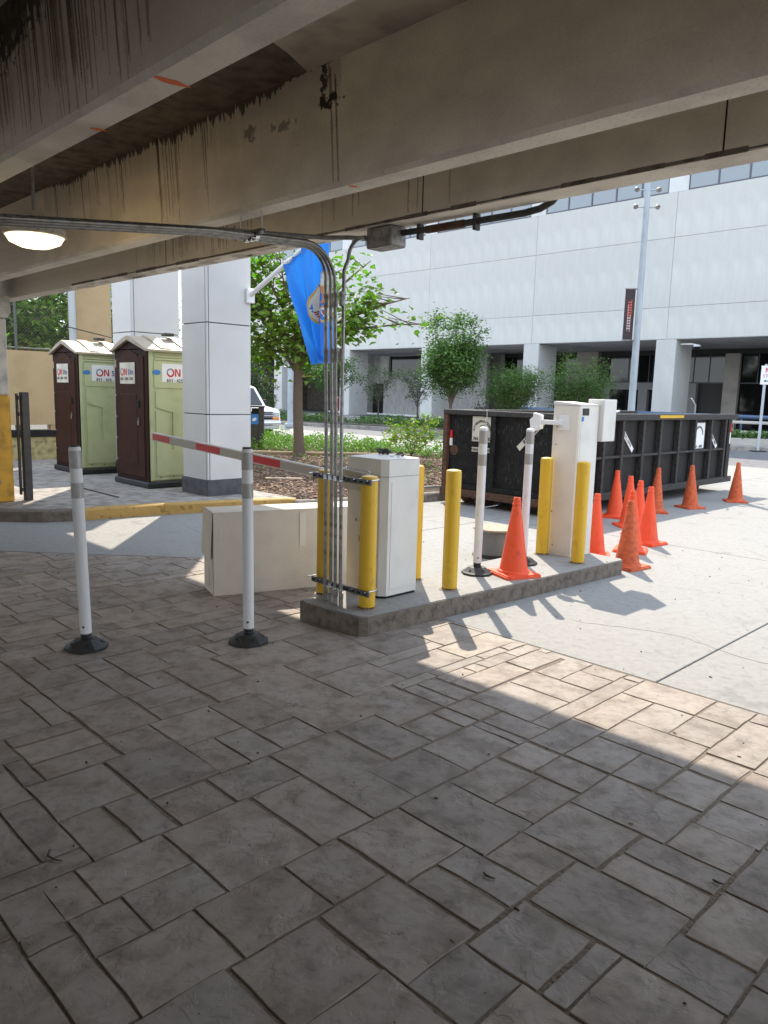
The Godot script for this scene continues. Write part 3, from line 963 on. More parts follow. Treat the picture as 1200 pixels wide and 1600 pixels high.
func conduits() -> void:
	var foot := [Vector2(-4.39, -3.715), Vector2(-4.335, -3.725), Vector2(-4.27, -3.715), Vector2(-4.205, -3.71)]
	var tops := [-4.44, -4.385, -4.335, -4.262]
	var names := ["leftmost of four galvanised conduits rising from the island and bending under the deck", "second from left of four galvanised conduits rising from the island", "third from left of four galvanised conduits rising from the island", "rightmost conduit of the four, bending towards the grey junction box"]
	for i in 4:
		var x: float = tops[i]
		var t := thing("conduit", names[i], "conduit", Vector3(foot[i].x, 0.15, foot[i].y), 0.0, "conduits rising from the island")
		var o := -Vector3(foot[i].x, 0.15, foot[i].y)
		var pts := [Vector3(foot[i].x, 0.15, foot[i].y), Vector3(lerpf(foot[i].x, x, 0.55), 1.5, foot[i].y - 0.01)]
		var rad := 0.2 + i * 0.035
		var yt := 2.775 + (0.006 if i < 3 else 0.02) * i
		if i < 3:
			var zc: float = -3.72
			pts.append(Vector3(x, yt - rad - 0.05, zc))
			pts += corner(Vector3(x, yt, zc), Vector3.UP, Vector3(0, 0, 1), rad)
			pts.append(Vector3(x - 0.005, yt - 0.045, -2.7))
			pts.append(Vector3(x - 0.01, yt - 0.185, -1.46))
			pts.append(Vector3(x - 0.01, yt - 0.3, -0.4))
			pts.append(Vector3(x - 0.01, yt - 0.42, 4.0))
		else:
			pts.append(Vector3(x, 2.62, -3.74))
			pts += corner(Vector3(x, 2.835, -3.78), Vector3.UP, Vector3(1, 0, 0), 0.13)
			pts.append(Vector3(-4.09, 2.835, -3.78))
		var q := []
		for p in pts:
			q.append(p + o)
		part("pipe", tube(S(), q, 0.0135, 12), mats.steel, t)
		# couplings
		for y in ([0.19, 2.02, 2.42] if i < 3 else [0.19, 2.02, 2.42]):
			var xx: float = lerpf(foot[i].x, x, minf(1.0, y / 2.5))
			part("coupling", lathe(S(), [Vector2(0.0136, -0.05), Vector2(0.0185, -0.048), Vector2(0.0185, -0.018), Vector2(0.0165, -0.014), Vector2(0.0165, 0.014), Vector2(0.0185, 0.018), Vector2(0.0185, 0.048), Vector2(0.0136, 0.05)], 12, Vector3(xx, y, foot[i].y - 0.01) + o), mats.steel_dull, t)
	# older dark pipe above them that turns along the edge beam
	var t := thing("old_conduit", "dirty dark conduit running above the galvanised bundle into the junction box", "conduit", Vector3(-4.46, 2.84, -2.0))
	var pts := [Vector3(0.0, -0.44, 6), Vector3(0, -0.335, 1.6), Vector3(0, -0.215, 0.54), Vector3(0, -0.075, -0.7), Vector3(0.0, 0.0, -1.45), Vector3(0.05, 0.015, -1.68), Vector3(0.18, 0.02, -1.81), Vector3(0.34, 0.0, -1.88)]
	part("pipe", tube(S(), pts, 0.016, 10), mats.steel_dull, t)
	var fuzz := S()
	var r := RandomNumberGenerator.new()
	r.seed = 21
	for k in 40:
		var z := lerpf(0.6, -1.6, k / 110.0)
		box(fuzz, Vector3(0.0 + r.randf_range(-0.02, 0.05), -0.075 - 0.113 * (z + 0.7) + r.randf_range(-0.01, 0.01), z), Vector3(0.016, r.randf_range(0.004, 0.012), r.randf_range(0.01, 0.03)))
	part("cobweb_dirt", fuzz, mats.steel_dark, t)
	# clamps where they pass under the rib
	var c := thing("pipe_hanger", "zinc strut and clamps holding the conduits under the second concrete rib", "pipe hanger", Vector3(-4.39, 2.9, -3.03))
	part("rail", bx(Vector3(0, -0.115, 0), Vector3(0.26, 0.02, 0.04), 0.003), mats.strut, c)
	for x in [-0.12, 0.12]:
		part("stud", tube(S(), [Vector3(x, -0.13, 0), Vector3(x, 0.0, 0)], 0.006, 6), mats.zinc, c)
		part("nut", lathe(S(), [Vector2(0.001, -0.135), Vector2(0.014, -0.135), Vector2(0.014, -0.12), Vector2(0.001, -0.12)], 6, Vector3(x, 0, 0)), mats.zinc, c)
	for x in [-0.06, 0.0, 0.05]:
		part("clamp", lathe(S(), [Vector2(0.024, -0.015), Vector2(0.027, -0.015), Vector2(0.027, 0.015), Vector2(0.024, 0.015)], 12, Vector3(x, -0.147, 0), false, Transform3D(Basis(Vector3.RIGHT, PI / 2), Vector3(0, -0.147, 0.147))), mats.zinc, c)
	var j := thing("junction_box", "grey steel junction box under the edge beam above the island", "junction box", Vector3(-3.98, 2.83, -3.88))
	part("case", bx(Vector3.ZERO, Vector3(0.25, 0.13, 0.15), 0.006), mats.steel_dull, j)
	part("cover", bx(Vector3(0, -0.068, 0), Vector3(0.24, 0.005, 0.14), 0.002), mats.steel_dull, j)
	for x in [-0.1, 0.1]:
		part("screw", lathe(S(), [Vector2(0.001, -0.075), Vector2(0.007, -0.074), Vector2(0.007, -0.07)], 8, Vector3(x, 0, 0)), mats.zinc, j)
	var d := thing("edge_conduit", "rusty dark conduit strapped along the outer lower edge of the beam", "conduit", Vector3(-3.85, 2.855, -3.93))
	part("pipe", tube(S(), [Vector3(0, 0, 0.02), Vector3(0.35, 0.0, -0.02), Vector3(0.7, 0.0, -0.02), Vector3(0.98, 0.0, -0.03), Vector3(1.08, 0.015, -0.05), Vector3(1.15, 0.05, -0.07), Vector3(1.22, 0.12, -0.075), Vector3(1.25, 0.5, -0.075)], 0.021, 10), mats.steel_dark, d)
	part("rust_sleeve", tube(S(), [Vector3(0.2, 0.0, -0.01), Vector3(0.52, 0.0, -0.02)], 0.026, 10), mats.rust, d)
	for x in [0.13, 0.62]:
		part("strap", bx(Vector3(x, -0.005, -0.02), Vector3(0.025, 0.10, 0.055), 0.004), mats.steel_dark, d)

# ---------------------------------------------------------------- island and what stands on it
func bollard_shape() -> Node3D:
	var t := thing("bollard", "", "bollard", Vector3.ZERO, 0.0, "yellow bollards on the island")
	part("post", lathe(S(), [Vector2(0.064, 0.0), Vector2(0.064, 0.985), Vector2(0.060, 1.0), Vector2(0.03, 1.008), Vector2(0.001, 1.01)], 24), mats.yellow, t)
	part("rust_foot", lathe(S(), [Vector2(0.0645, 0.0), Vector2(0.0645, 0.018), Vector2(0.064, 0.022)], 20), mats.rust, t)
	part("grout_ring", lathe(S(), [Vector2(0.085, 0.001), Vector2(0.08, 0.006), Vector2(0.064, 0.008)], 20), mats.kerb, t)
	return t

func island() -> void:
	var st := S()
	var isl := struct_root("traffic_island")
	var outline := P2([-4.53, -3.58, -4.42, -3.56, -3.9, -3.625, -3.86, -3.68, -3.66, -7.03, -3.7, -7.09, -4.4, -7.09, -4.5, -6.9])
	slab_poly(st, Geometry2D.offset_polygon(outline, -0.012)[0], 0.02, 0.15)
	part("concrete_top", st, mats.lot, isl)
	var sk := S()
	slab_poly(sk, outline, -0.02, 0.142)
	part("concrete_side", sk, mats.kerb_dark, isl)
	var spots := [[-4.03, -3.82, "yellow bollard at the near end of the island, clamped to the steel struts"], [-4.55, -3.84, "yellow bollard behind the four conduits, left end of the steel struts"], [-4.43, -4.76, "yellow bollard half hidden behind the low barrier cabinet"], [-4.0, -4.74, "yellow bollard standing free between low cabinet and orange cone"], [-4.34, -6.6, "yellow bollard left of the tall beige cabinet"], [-3.87, -6.52, "yellow bollard right of the tall beige cabinet at the island edge"]]
	var b := bollard_shape()
	b.position = Vector3(-4.03, 0.15, -3.82)
	b.set_meta("label", spots[0][2])
	for i in range(1, spots.size()):
		copy(b, spots[i][2], Vector3(spots[i][0], 0.15, spots[i][1]), rng.randf() * TAU)
	# slotted strut between two bollards, conduits clamped to it
	for k in 2:
		var y: float = [1.115, 0.285][k]
		var t := thing("strut_channel", ["upper slotted steel strut clamping the conduits to the bollards", "lower slotted steel strut clamping the conduits near the island top"][k], "strut", Vector3(-4.26, y, -3.747), 0.0, "steel struts on the bollards")
		part("channel", bx(Vector3.ZERO, Vector3(0.66, 0.041, 0.02), 0.003), mats.strut, t)
		for i in 10:
			var x := -0.3 + i * 0.066
			if absf(x + 0.05) > 0.13:
				part("slot", bx(Vector3(x, 0, 0.011), Vector3(0.034, 0.014, 0.002)), mats.slot, t)
		for i in 4:
			var x: float = lerpf(foot_x(i), [-4.44, -4.385, -4.335, -4.262][i], y / 2.5) + 4.26
			part("clamp", lathe(S(), [Vector2(0.014, -0.017), Vector2(0.0175, -0.017), Vector2(0.0175, 0.017), Vector2(0.014, 0.017)], 12, Vector3(x, 0, 0.026)), mats.zinc, t)
			part("bolt", tube(S(), [Vector3(x + 0.019, -0.012, 0.012), Vector3(x + 0.019, -0.012, 0.062)], 0.0055, 6), mats.zinc, t)
		for x in [-0.29, 0.23]:
			var u := []
			for a in 9:
				var th := PI * a / 8.0
				u.append(Vector3(x + cos(th) * 0.072, 0.012, -0.075 - sin(th) * 0.072))
			u.push_front(Vector3(x + 0.072, 0.012, 0.02))
			u.append(Vector3(x - 0.072, 0.012, 0.02))
			part("u_bolt", tube(S(), u, 0.005, 6), mats.zinc, t)
	cabinet_low()
	cabinet_tall()

func foot_x(i: int) -> float:
	return [-4.39, -4.335, -4.27, -4.205][i]

func cabinet_low() -> void:
	var t := thing("barrier_cabinet", "low beige barrier gate cabinet with chamfered corner and striped arm", "barrier gate", Vector3(-4.335, 0.15, -4.245))
	# plan with the corner towards us cut off
	var plan := P2([-0.21, 0.175, 0.165, 0.175, 0.215, 0.13, 0.215, -0.21, -0.21, -0.21])
	part("body", slab_poly(S(), plan, 0.02, 0.965), mats.cabinet, t)
	part("plinth", slab_poly(S(), Geometry2D.offset_polygon(plan, -0.006)[0], 0.0, 0.02), mats.slot, t)
	part("seam", slab_poly(S(), Geometry2D.offset_polygon(plan, -0.004)[0], 0.965, 0.969), mats.panel_gap, t)
	var lid := S()
	slab_poly(lid, plan, 0.969, 1.10)
	# shallow pitched top
	var rim := Geometry2D.offset_polygon(plan, 0.002)[0]
	for i in rim.size():
		var a := rim[i]
		var b := rim[(i + 1) % rim.size()]
		var m := Vector3(0, 1.135, -0.03)
		if (Vector3(a.x, 1.102, a.y) - m).cross(Vector3(b.x, 1.102, b.y) - m).y > 0:
			tri(lid, m, Vector3(b.x, 1.102, b.y), Vector3(a.x, 1.102, a.y))
		else:
			tri(lid, m, Vector3(a.x, 1.102, a.y), Vector3(b.x, 1.102, b.y))
	part("lid", lid, mats.cabinet, t)
	part("door", bx(Vector3(0.2165, 0.5, -0.05), Vector3(0.003, 0.86, 0.30), 0.001), mats.cabinet, t)
	part("lock", lathe(S(), [Vector2(0.001, 0.006), Vector2(0.012, 0.005), Vector2(0.012, 0.0)], 12, Vector3.ZERO, false, Transform3D(Basis(Vector3.BACK, -PI / 2), Vector3(-0.1, 0.6, 0.18))), mats.steel_dull, t)
	part("vent_slot", bx(Vector3(-0.06, 0.45, 0.176), Vector3(0.012, 0.05, 0.003)), mats.panel_gap, t)
	# arm and its carrier
	part("arm_carrier", prism(S(), P2([-0.26, 0.875, -0.24, 0.85, 0.02, 0.845, 0.11, 0.86, 0.11, 0.955, 0.08, 0.985, -0.26, 1.005]), 0.18, 0.235), mats.arm, t)
	part("shaft", tube(S(), [Vector3(0.0, 0.93, 0.13), Vector3(0.0, 0.93, 0.245)], 0.03, 14), mats.steel_dull, t)
	for p in [Vector2(-0.2, 1.0), Vector2(0.07, 0.99)]:
		part("bolt", lathe(S(), [Vector2(0.012, 0.0), Vector2(0.012, 0.018), Vector2(0.001, 0.02)], 6, Vector3(p.x, p.y, 0.207)), mats.zinc, t)
	var a0 := Vector3(-0.2, 0.925, 0.207)
	var a1 := Vector3(-3.31, 1.082, 0.24)
	var d := (a1 - a0).normalized()
	var basis_ := Basis(d, d.cross(Vector3.FORWARD).normalized() * -1.0, Vector3.ZERO)
	basis_.y = Vector3(0, 0, 1).cross(d).normalized()
	basis_.z = d.cross(basis_.y).normalized()
	var xf := Transform3D(basis_, a0)
	var len := (a1 - a0).length()
	var arm := part("boom", bx(Vector3(len / 2, 0, 0), Vector3(len, 0.088, 0.045), 0.008, xf), mats.arm, t)
	# bands of red and dull grey on both faces
	var k := 0
	var x := len - 0.02
	while x > 0.45:
		var w: float = 0.43 if k > 0 else 0.36
		if k % 2 == 1:
			w = 0.52
		for side in [-1.0, 1.0]:
			part("red_band" if k % 2 == 0 else "grey_band", bx(Vector3(x - w / 2, 0, side * 0.0235), Vector3(w - 0.004, 0.066, 0.002), 0.0, xf), mats.red if k % 2 == 0 else mats.arm_band, arm)
		x -= w
		k += 1
	# left-over fittings lying on the lid
	var f := thing("pipe_fittings", "small heap of black plastic clamps and zinc bolts on the cabinet lid", "fittings", Vector3(-4.36, 1.265, -4.29))
	var r := RandomNumberGenerator.new()
	r.seed = 5
	for i in 7:
		var p := Vector3(r.randf_range(-0.12, 0.14), 0.014, r.randf_range(-0.08, 0.08))
		var rr := r.randf_range(0.022, 0.032)
		var ring := []
		for a in 9:
			ring.append(Vector3(cos(a * 0.6) * rr, sin(a * 0.6) * rr + (0.015 if i % 2 else 0.0), 0.0))
		part("clamp", tube(S(), ring, 0.009, 6), mats.rubber, f).transform = Transform3D(Basis(Vector3.UP, r.randf() * TAU) * Basis(Vector3.RIGHT, r.randf_range(-1.2, 1.2)), p)
	for i in 6:
		var p := Vector3(r.randf_range(-0.05, 0.19), 0.008, r.randf_range(-0.06, 0.1))
		part("bolt", tube(S(), [Vector3(-0.022, 0, 0), Vector3(0.022, 0, 0)], 0.006, 6), mats.zinc if i % 2 else mats.rubber, f).transform = Transform3D(Basis(Vector3.UP, r.randf() * TAU), p)

func cabinet_tall() -> void:
	var t := thing("ticket_cabinet", "tall beige gate cabinet with blue sticker and arm bracket", "gate cabinet", Vector3(-4.215, 0.15, -6.86))
	var plan := P2([-0.14, 0.165, 0.145, 0.165, 0.16, 0.15, 0.16, -0.2, -0.14, -0.2])
	part("body", slab_poly(S(), plan, 0.0, 1.535), mats.cabinet_warm, t)
	part("top", prism(S(), P2([-0.144, 1.538, 0.164, 1.538, 0.164, 1.55, -0.144, 1.575]), -0.204, 0.169), mats.cabinet, t)
	part("door", bx(Vector3(0.1615, 0.76, -0.03), Vector3(0.003, 1.44, 0.32), 0.001), mats.cabinet, t)
	part("label_plate", bx(Vector3(0.1645, 1.475, 0.06), Vector3(0.003, 0.07, 0.12)), mats.ink, t)
	part("sticker", bx(Vector3(0.1645, 1.405, 0.11), Vector3(0.003, 0.045, 0.04)), mats.screen_blue, t)
	for y in [1.32, 1.14, 0.45, 0.1]:
		part("screw", lathe(S(), [Vector2(0.001, 0.005), Vector2(0.008, 0.004), Vector2(0.008, 0.0)], 8, Vector3.ZERO, false, Transform3D(Basis(Vector3.RIGHT, PI / 2), Vector3(-0.08 + 0.02 * sin(y * 9.0), y, 0.166))), mats.steel_dull, t)
	# arm bracket on the lane side
	part("bracket_plate", bx(Vector3(-0.01, 1.36, 0.169), Vector3(0.12, 0.15, 0.006), 0.002), mats.white_paint, t)
	part("bracket_arm", bx(Vector3(-0.15, 1.36, 0.19), Vector3(0.26, 0.045, 0.035), 0.004), mats.white_paint, t)
	part("bracket_head", prism(S(), P2([-0.37, 1.26, -0.26, 1.29, -0.26, 1.43, -0.35, 1.45, -0.35, 1.41, -0.39, 1.38]), 0.165, 0.225), mats.white_paint, t)
	var h := part("reader_head", bx(Vector3(0.12, 1.39, -0.33), Vector3(0.19, 0.43, 0.25), 0.006), mats.cabinet, t)
	part("conduit_stub", tube(S(), [Vector3(-0.165, 0.62, 0.1), Vector3(-0.165, 0.78, 0.1)], 0.015, 8), mats.steel_dull, t)

func delineator(called: String, label: String, at: Vector3, height: float, lean: Vector2, group: String, black_cap: bool) -> void:
	var t := thing(called, label, "delineator post", at, 0.0, group)
	# eight-sided rubber base
	part("base", lathe(S(), [Vector2(0.142, 0.0), Vector2(0.142, 0.018), Vector2(0.126, 0.026), Vector2(0.075, 0.064), Vector2(0.045, 0.068), Vector2(0.001, 0.068)], 10), mats.rubber, t)
	for k in 5:
		var a := TAU * k / 5 + 0.3
		part("bolt_hole", lathe(S(), [Vector2(0.012, 0.0), Vector2(0.001, 0.001)], 8, Vector3.ZERO, false, Transform3D(Basis(Vector3.UP, -a) * Basis(Vector3.BACK, -0.65), Vector3(cos(a) * 0.102, 0.0455, sin(a) * 0.102))), mats.slot, t)
	var tilt := Basis(Vector3(1, 0, 0), lean.y) * Basis(Vector3(0, 0, 1), -lean.x)
	var neck := part("neck", lathe(S(), [Vector2(0.03, 0.0), Vector2(0.037, 0.008), Vector2(0.031, 0.018), Vector2(0.036, 0.028), Vector2(0.031, 0.04)], 16), mats.rubber, t)
	neck.transform = Transform3D(tilt, Vector3(0, 0.066, 0))
	var post := part("post", lathe(S(), [Vector2(0.001, 0.0), Vector2(0.038, 0.0), Vector2(0.0385, height - 0.12), Vector2(0.034, height - 0.105), Vector2(0.018, height - 0.098), Vector2(0.001, height - 0.097)], 22), mats.post_white, t)
	post.transform = Transform3D(tilt, Vector3(0, 0.105, 0))
	for k in 2:
		var y: float = height - 0.105 - [0.14, 0.335][k]
		part("reflective_band", lathe(S(), [Vector2(0.0387, y), Vector2(0.0396, y + 0.001), Vector2(0.0396, y + [0.115, 0.10][k]), Vector2(0.0387, y + [0.116, 0.101][k])], 22), mats.reflect, post)
	if black_cap:
		part("cap", lathe(S(), [Vector2(0.033, height - 0.106), Vector2(0.032, height - 0.094), Vector2(0.001, height - 0.092)], 18), mats.rubber, post)
	part("bolt", lathe(S(), [Vector2(0.001, 0.006), Vector2(0.008, 0.005), Vector2(0.008, 0.0)], 8, Vector3.ZERO, false, Transform3D(Basis(Vector3.UP, 0.8) * Basis(Vector3.RIGHT, PI / 2), Vector3(0.0, 0.05, 0) + Vector3(sin(0.8), 0, cos(0.8)) * 0.037)), mats.steel_dark, post)

func cones() -> void:
	var spots := [
		[-3.98, 0.15, -5.61, "orange cone on the island in front of the white delineators", 0], [-5.21, 0, -14.01, "faded orange cone farthest right, alone past the dumpster end", 1],
		[-5.37, 0, -12.5, "faded orange cone second from the right, before the dumpster's ribbed side", 1], [-5.5, 0, -11.5, "worn orange cone just left of the dumpster's middle rib", 1],
		[-4.3, 0, -8.85, "bright orange cone at the right of the cluster by the island end", 0], [-3.8, 0, -7.4, "nearest orange cone of the cluster, at the foot of the island end", 1],
		[-5.63, 0, -10.47, "bright orange cone at the left of the dumpster's ribbed side, near the tall cabinet", 0], [-4.33, 0, -7.62, "orange cone mostly hidden behind the tall cabinet and bollard", 0],
		[-5.08, 0, -9.86, "orange cone at the back of the cluster, showing only its tip", 0], [-4.73, 0, -9.41, "orange cone in the middle of the cluster with a pinkish top", 0], [-4.2, 0, -8.24, "orange cone directly behind the nearest cone of the cluster", 0],
	]
	var first := {}
	for s in spots:
		var kind: int = s[4]
		if not first.has(kind):
			var t := thing("traffic_cone", s[3], "traffic cone", Vector3(s[0], s[1], s[2]), rng.randf() * TAU, "orange traffic cones")
			var m = mats.cone if kind == 0 else mats.cone_old
			part("cone_body", lathe(S(), [Vector2(0.15, 0.03), Vector2(0.142, 0.05), Vector2(0.128, 0.056), Vector2(0.037, 0.64), Vector2(0.041, 0.645), Vector2(0.040, 0.66), Vector2(0.036, 0.664), Vector2(0.033, 0.7), Vector2(0.028, 0.712), Vector2(0.022, 0.712), Vector2(0.020, 0.60)], 22), m, t)
			var plan := P2([-0.17, -0.185, 0.17, -0.185, 0.185, -0.17, 0.185, 0.17, 0.17, 0.185, -0.17, 0.185, -0.185, 0.17, -0.185, -0.17])
			var b := S()
			slab_poly(b, plan, 0.0, 0.022)
			slab_poly(b, Geometry2D.offset_polygon(plan, -0.012)[0], 0.02, 0.032)
			part("base", b, m, t)
			first[kind] = t
		else:
			var c := copy(first[kind], s[3], Vector3(s[0], s[1], s[2]), rng.randf() * TAU)
			c.get_child(0).rotation = Vector3(rng.randf_range(-0.02, 0.02), 0, rng.randf_range(-0.02, 0.02))

func carton() -> void:
	var dir := Vector3(0.31, 0, -0.95).normalized()
	var t := thing("cardboard_box", "long pale cardboard carton lying on the paving behind the delineator", "box", Vector3(-5.5, 0.0, -3.41), atan2(-dir.z, dir.x))
	# local x runs along the carton, local z towards us is 0
	var r := RandomNumberGenerator.new()
	r.seed = 9
	var n := 9
	var st := S()
	var w := 0.33
	var h := 0.72
	var ln := 1.85
	var grid := []
	for i in n + 1:
		var row := []
		for j in 5:
			row.append(Vector3(ln * i / n, h * j / 4.0, 0.0 + (r.randf_range(-0.006, 0.006) if j > 0 and j < 4 else 0.0)))
		grid.append(row)
	st.set_smooth_group(1)
	for i in n:
		for j in 4:
			quad(st, grid[i][j], grid[i][j + 1], grid[i + 1][j + 1], grid[i + 1][j])
	st.set_smooth_group(-1)
	quad(st, Vector3(0, h, -w), Vector3(ln, h, -w), Vector3(ln, h, 0), Vector3(0, h, 0))
	quad(st, Vector3(ln, 0, -w), Vector3(ln, h, -w), Vector3(0, h, -w), Vector3(0, 0, -w))
	quad(st, Vector3(ln, 0, 0), Vector3(ln, h, 0), Vector3(ln, h, -w), Vector3(ln, 0, -w))
	quad(st, Vector3(0, 0, -w), Vector3(0, h, -w), Vector3(0, h, 0), Vector3(0, 0, 0))
	part("case", st, mats.card, t)
	# flaps: the outer end flap stands off a little, the lid edge laps over
	part("end_flap", bx(Vector3(-0.006, 0.0, -w / 2), Vector3(0.004, 0.40, w - 0.006), 0.001, Transform3D(Basis(Vector3.BACK, -0.05), Vector3(-0.012, h - 0.2, 0))), mats.card, t)
	part("end_flap", bx(Vector3(-0.003, 0.18, -w / 2), Vector3(0.004, 0.35, w - 0.02), 0.001), mats.card, t)
	part("lid_edge", bx(Vector3(ln / 2, h + 0.003, -w / 2), Vector3(ln + 0.004, 0.005, w + 0.006), 0.002), mats.card, t)
	part("fold_line", bx(Vector3(0.98, h / 2, 0.0035), Vector3(0.003, h - 0.02, 0.004)), mats.panel_gap, t)
	part("tape", bx(Vector3(0.8, h - 0.18, 0.0075), Vector3(0.06, 0.3, 0.002)), mats.tape, t)
	part("tape", bx(Vector3(-0.009, 0.14, -w / 2), Vector3(0.003, 0.16, 0.05)), mats.tape, t)
	# torn corner
	part("torn_edge", prism(S(), P2([0.045, 0.42, 0.062, 0.46, 0.055, 0.52, 0.066, 0.57, 0.05, 0.6, 0.052, 0.5]), 0.0065, 0.009), mats.tape, t)

func reel() -> void:
	var t := thing("cable_reel", "half empty wooden cable reel lying behind the cone on the island", "cable reel", Vector3(-5.05, 0.0, -6.72))
	for y in [0.0, 0.30]:
		part("flange", lathe(S(), [Vector2(0.001, y), Vector2(0.235, y), Vector2(0.235, y + 0.018), Vector2(0.03, y + 0.018), Vector2(0.001, y + 0.018)], 28), mats.reel_wood if y > 0 else mats.rubber, t)
	var st := S()
	var helix := []
	for k in 300:
		helix.append(Vector3(cos(k * 0.4) * 0.165, 0.03 + k * 0.26 / 300.0, sin(k * 0.4) * 0.165))
	part("cable", tube(st, helix, 0.0085, 6), mats.cable_grey, t)
	part("core", lathe(S(), [Vector2(0.158, 0.018), Vector2(0.158, 0.30)], 24), mats.cable_grey, t)

# ---------------------------------------------------------------- dumpster
func dumpster() -> void:
	# x from -8.27 to -6.05, z from -9.5 back to -15.68
	var t := thing("roll_off_dumpster", "long black roll-off dumpster with rusty rails and hauling signs", "dumpster", Vector3(-7.16, 0.0, -12.6))
	var o := Vector3(7.16, 0, 12.6)
	var sp := func(a: Vector3, b: Vector3, bev := 0.0) -> SurfaceTool: return span(a + o, b + o, bev)
	var y0 := 0.24
	var y1 := 1.46
	part("floor", sp.call(Vector3(-8.2, y0 - 0.02, -15.6), Vector3(-6.12, y0 + 0.05, -9.56)), mats.dump_side, t)
	part("end_wall", sp.call(Vector3(-8.2, y0, -9.6), Vector3(-6.12, y1, -9.55)), mats.dump, t)
	part("far_wall", sp.call(Vector3(-8.2, y0, -15.64), Vector3(-6.12, y1, -15.59)), mats.dump, t)
	part("side_wall", sp.call(Vector3(-6.17, y0, -15.59), Vector3(-6.13, y1, -9.6)), mats.dump_side, t)
	part("side_wall", sp.call(Vector3(-8.2, y0, -15.59), Vector3(-8.16, y1, -9.6)), mats.dump_side, t)
	# end frame
	for x in [-8.27, -7.3, -6.14]:
		part("upright", sp.call(Vector3(x, y0 - 0.02, -9.56), Vector3(x + 0.085, y1, -9.48), 0.006), mats.rust if x < -8 else mats.dump, t)
	part("top_rail", sp.call(Vector3(-8.27, y1 - 0.005, -9.6), Vector3(-6.03, y1 + 0.075, -9.47), 0.008), mats.dump_edge, t)
	part("foot_rail", sp.call(Vector3(-8.18, y0 + 0.03, -9.549), Vector3(-6.14, y0 + 0.10, -9.485), 0.006), mats.dump, t)
	part("foot_rail", sp.call(Vector3(-8.3, y0 - 0.10, -9.6), Vector3(-6.03, y0 + 0.02, -9.475), 0.006), mats.rust, t)
	part("hinge", sp.call(Vector3(-7.22, 0.9, -9.475), Vector3(-7.18, 1.2, -9.455), 0.004), mats.dump, t)
	# ribbed side
	part("top_rail", sp.call(Vector3(-6.2, y1 - 0.03, -15.95), Vector3(-6.02, y1 + 0.075, -9.6), 0.008), mats.dump_edge, t)
	part("top_rail", sp.call(Vector3(-8.27, y1 - 0.03, -15.75), Vector3(-8.1, y1 + 0.07, -9.6), 0.008), mats.dump_edge, t)
	part("foot_rail", sp.call(Vector3(-6.2, y0 - 0.06, -15.85), Vector3(-6.02, y0 + 0.05, -9.6), 0.008), mats.dump_edge, t)
	for z in [-10.15, -10.75, -11.32, -12.02, -12.65, -13.37, -14.03, -14.75, -15.42]:
		part("rib", sp.call(Vector3(-6.129, y0 + 0.05, z - 0.035), Vector3(-6.035, y1 - 0.03, z + 0.035), 0.006), mats.dump_edge, t)
	part("rib", sp.call(Vector3(-6.129, y0 + 0.05, -15.68), Vector3(-6.03, y1 - 0.03, -15.52), 0.006), mats.dump_side, t)
	part("middle_rail", sp.call(Vector3(-6.128, 0.83, -15.5), Vector3(-6.05, 0.87, -9.6), 0.005), mats.dump_edge, t)
	part("yellow_plate", sp.call(Vector3(-6.019, 1.465, -13.42), Vector3(-6.012, 1.515, -12.5), 0.002), mats.yellow, t)
	# rails and rollers underneath
	for x in [-7.75, -6.6]:
		part("skid_rail", sp.call(Vector3(x, 0.08, -15.6), Vector3(x + 0.08, y0 - 0.02, -9.65)), mats.rust, t)
	for x in [-8.05, -7.65, -6.5]:
		part("roller", tube(S(), [Vector3(x, 0.11, -9.85) + o, Vector3(x + 0.16, 0.11, -9.85) + o], 0.11, 14), mats.rust, t)
		part("roller_bracket", sp.call(Vector3(x - 0.02, 0.1, -9.95), Vector3(x - 0.004, y0 - 0.02, -9.7)), mats.rust, t)
	for z in [-15.2]:
		part("roller", tube(S(), [Vector3(-6.6, 0.11, z) + o, Vector3(-6.42, 0.11, z) + o], 0.11, 14), mats.rust, t)
	# signs: hauler's plates at the end
	var plate := part("sign_plate", sp.call(Vector3(-7.69, 1.045, -9.548), Vector3(-7.18 - 0.11, 1.44, -9.52), 0.002), mats.sign, t)
	var zf := -9.517 + o.z
	arc_words("A-1 HAULING & ROLLOFFS", 0.038, 0.165, PI / 2, 0.135, mats.ink, Transform3D(Basis.IDENTITY, Vector3(-7.49 + o.x, 1.205, zf)), plate)
	write("763", 0.05, mats.ink, Transform3D(Basis.IDENTITY, Vector3(-7.615 + o.x, 1.09, zf)), plate, true, 0.9)
	write("-6992", 0.05, mats.ink, Transform3D(Basis.IDENTITY, Vector3(-7.385 + o.x, 1.09, zf)), plate, true, 0.9)
	# line drawing of an open container on the plate
	var dr := S()
	for seg in [[-0.055, 0.02, -0.02, 0.10], [-0.02, 0.10, 0.07, 0.11], [0.07, 0.11, 0.10, 0.04], [0.10, 0.04, 0.0, 0.0], [0.0, 0.0, -0.055, 0.02], [-0.02, 0.10, 0.03, 0.045], [0.03, 0.045, 0.10, 0.04]]:
		tube(dr, [Vector3(-7.49 + o.x + seg[0], 1.20 + seg[1], zf), Vector3(-7.49 + o.x + seg[2], 1.20 + seg[3], zf)], 0.003, 4)
	part("drawing", dr, mats.ink, plate)
	var web := part("sign_plate", sp.call(Vector3(-7.69, 0.88, -9.548), Vector3(-7.17 - 0.13, 0.95, -9.522), 0.002), mats.sign, t)
	write("A1ROLLOFFS.COM", 0.04, mats.ink, Transform3D(Basis.IDENTITY, Vector3(-7.495 + o.x, 0.915, zf)), web, true, 0.82)
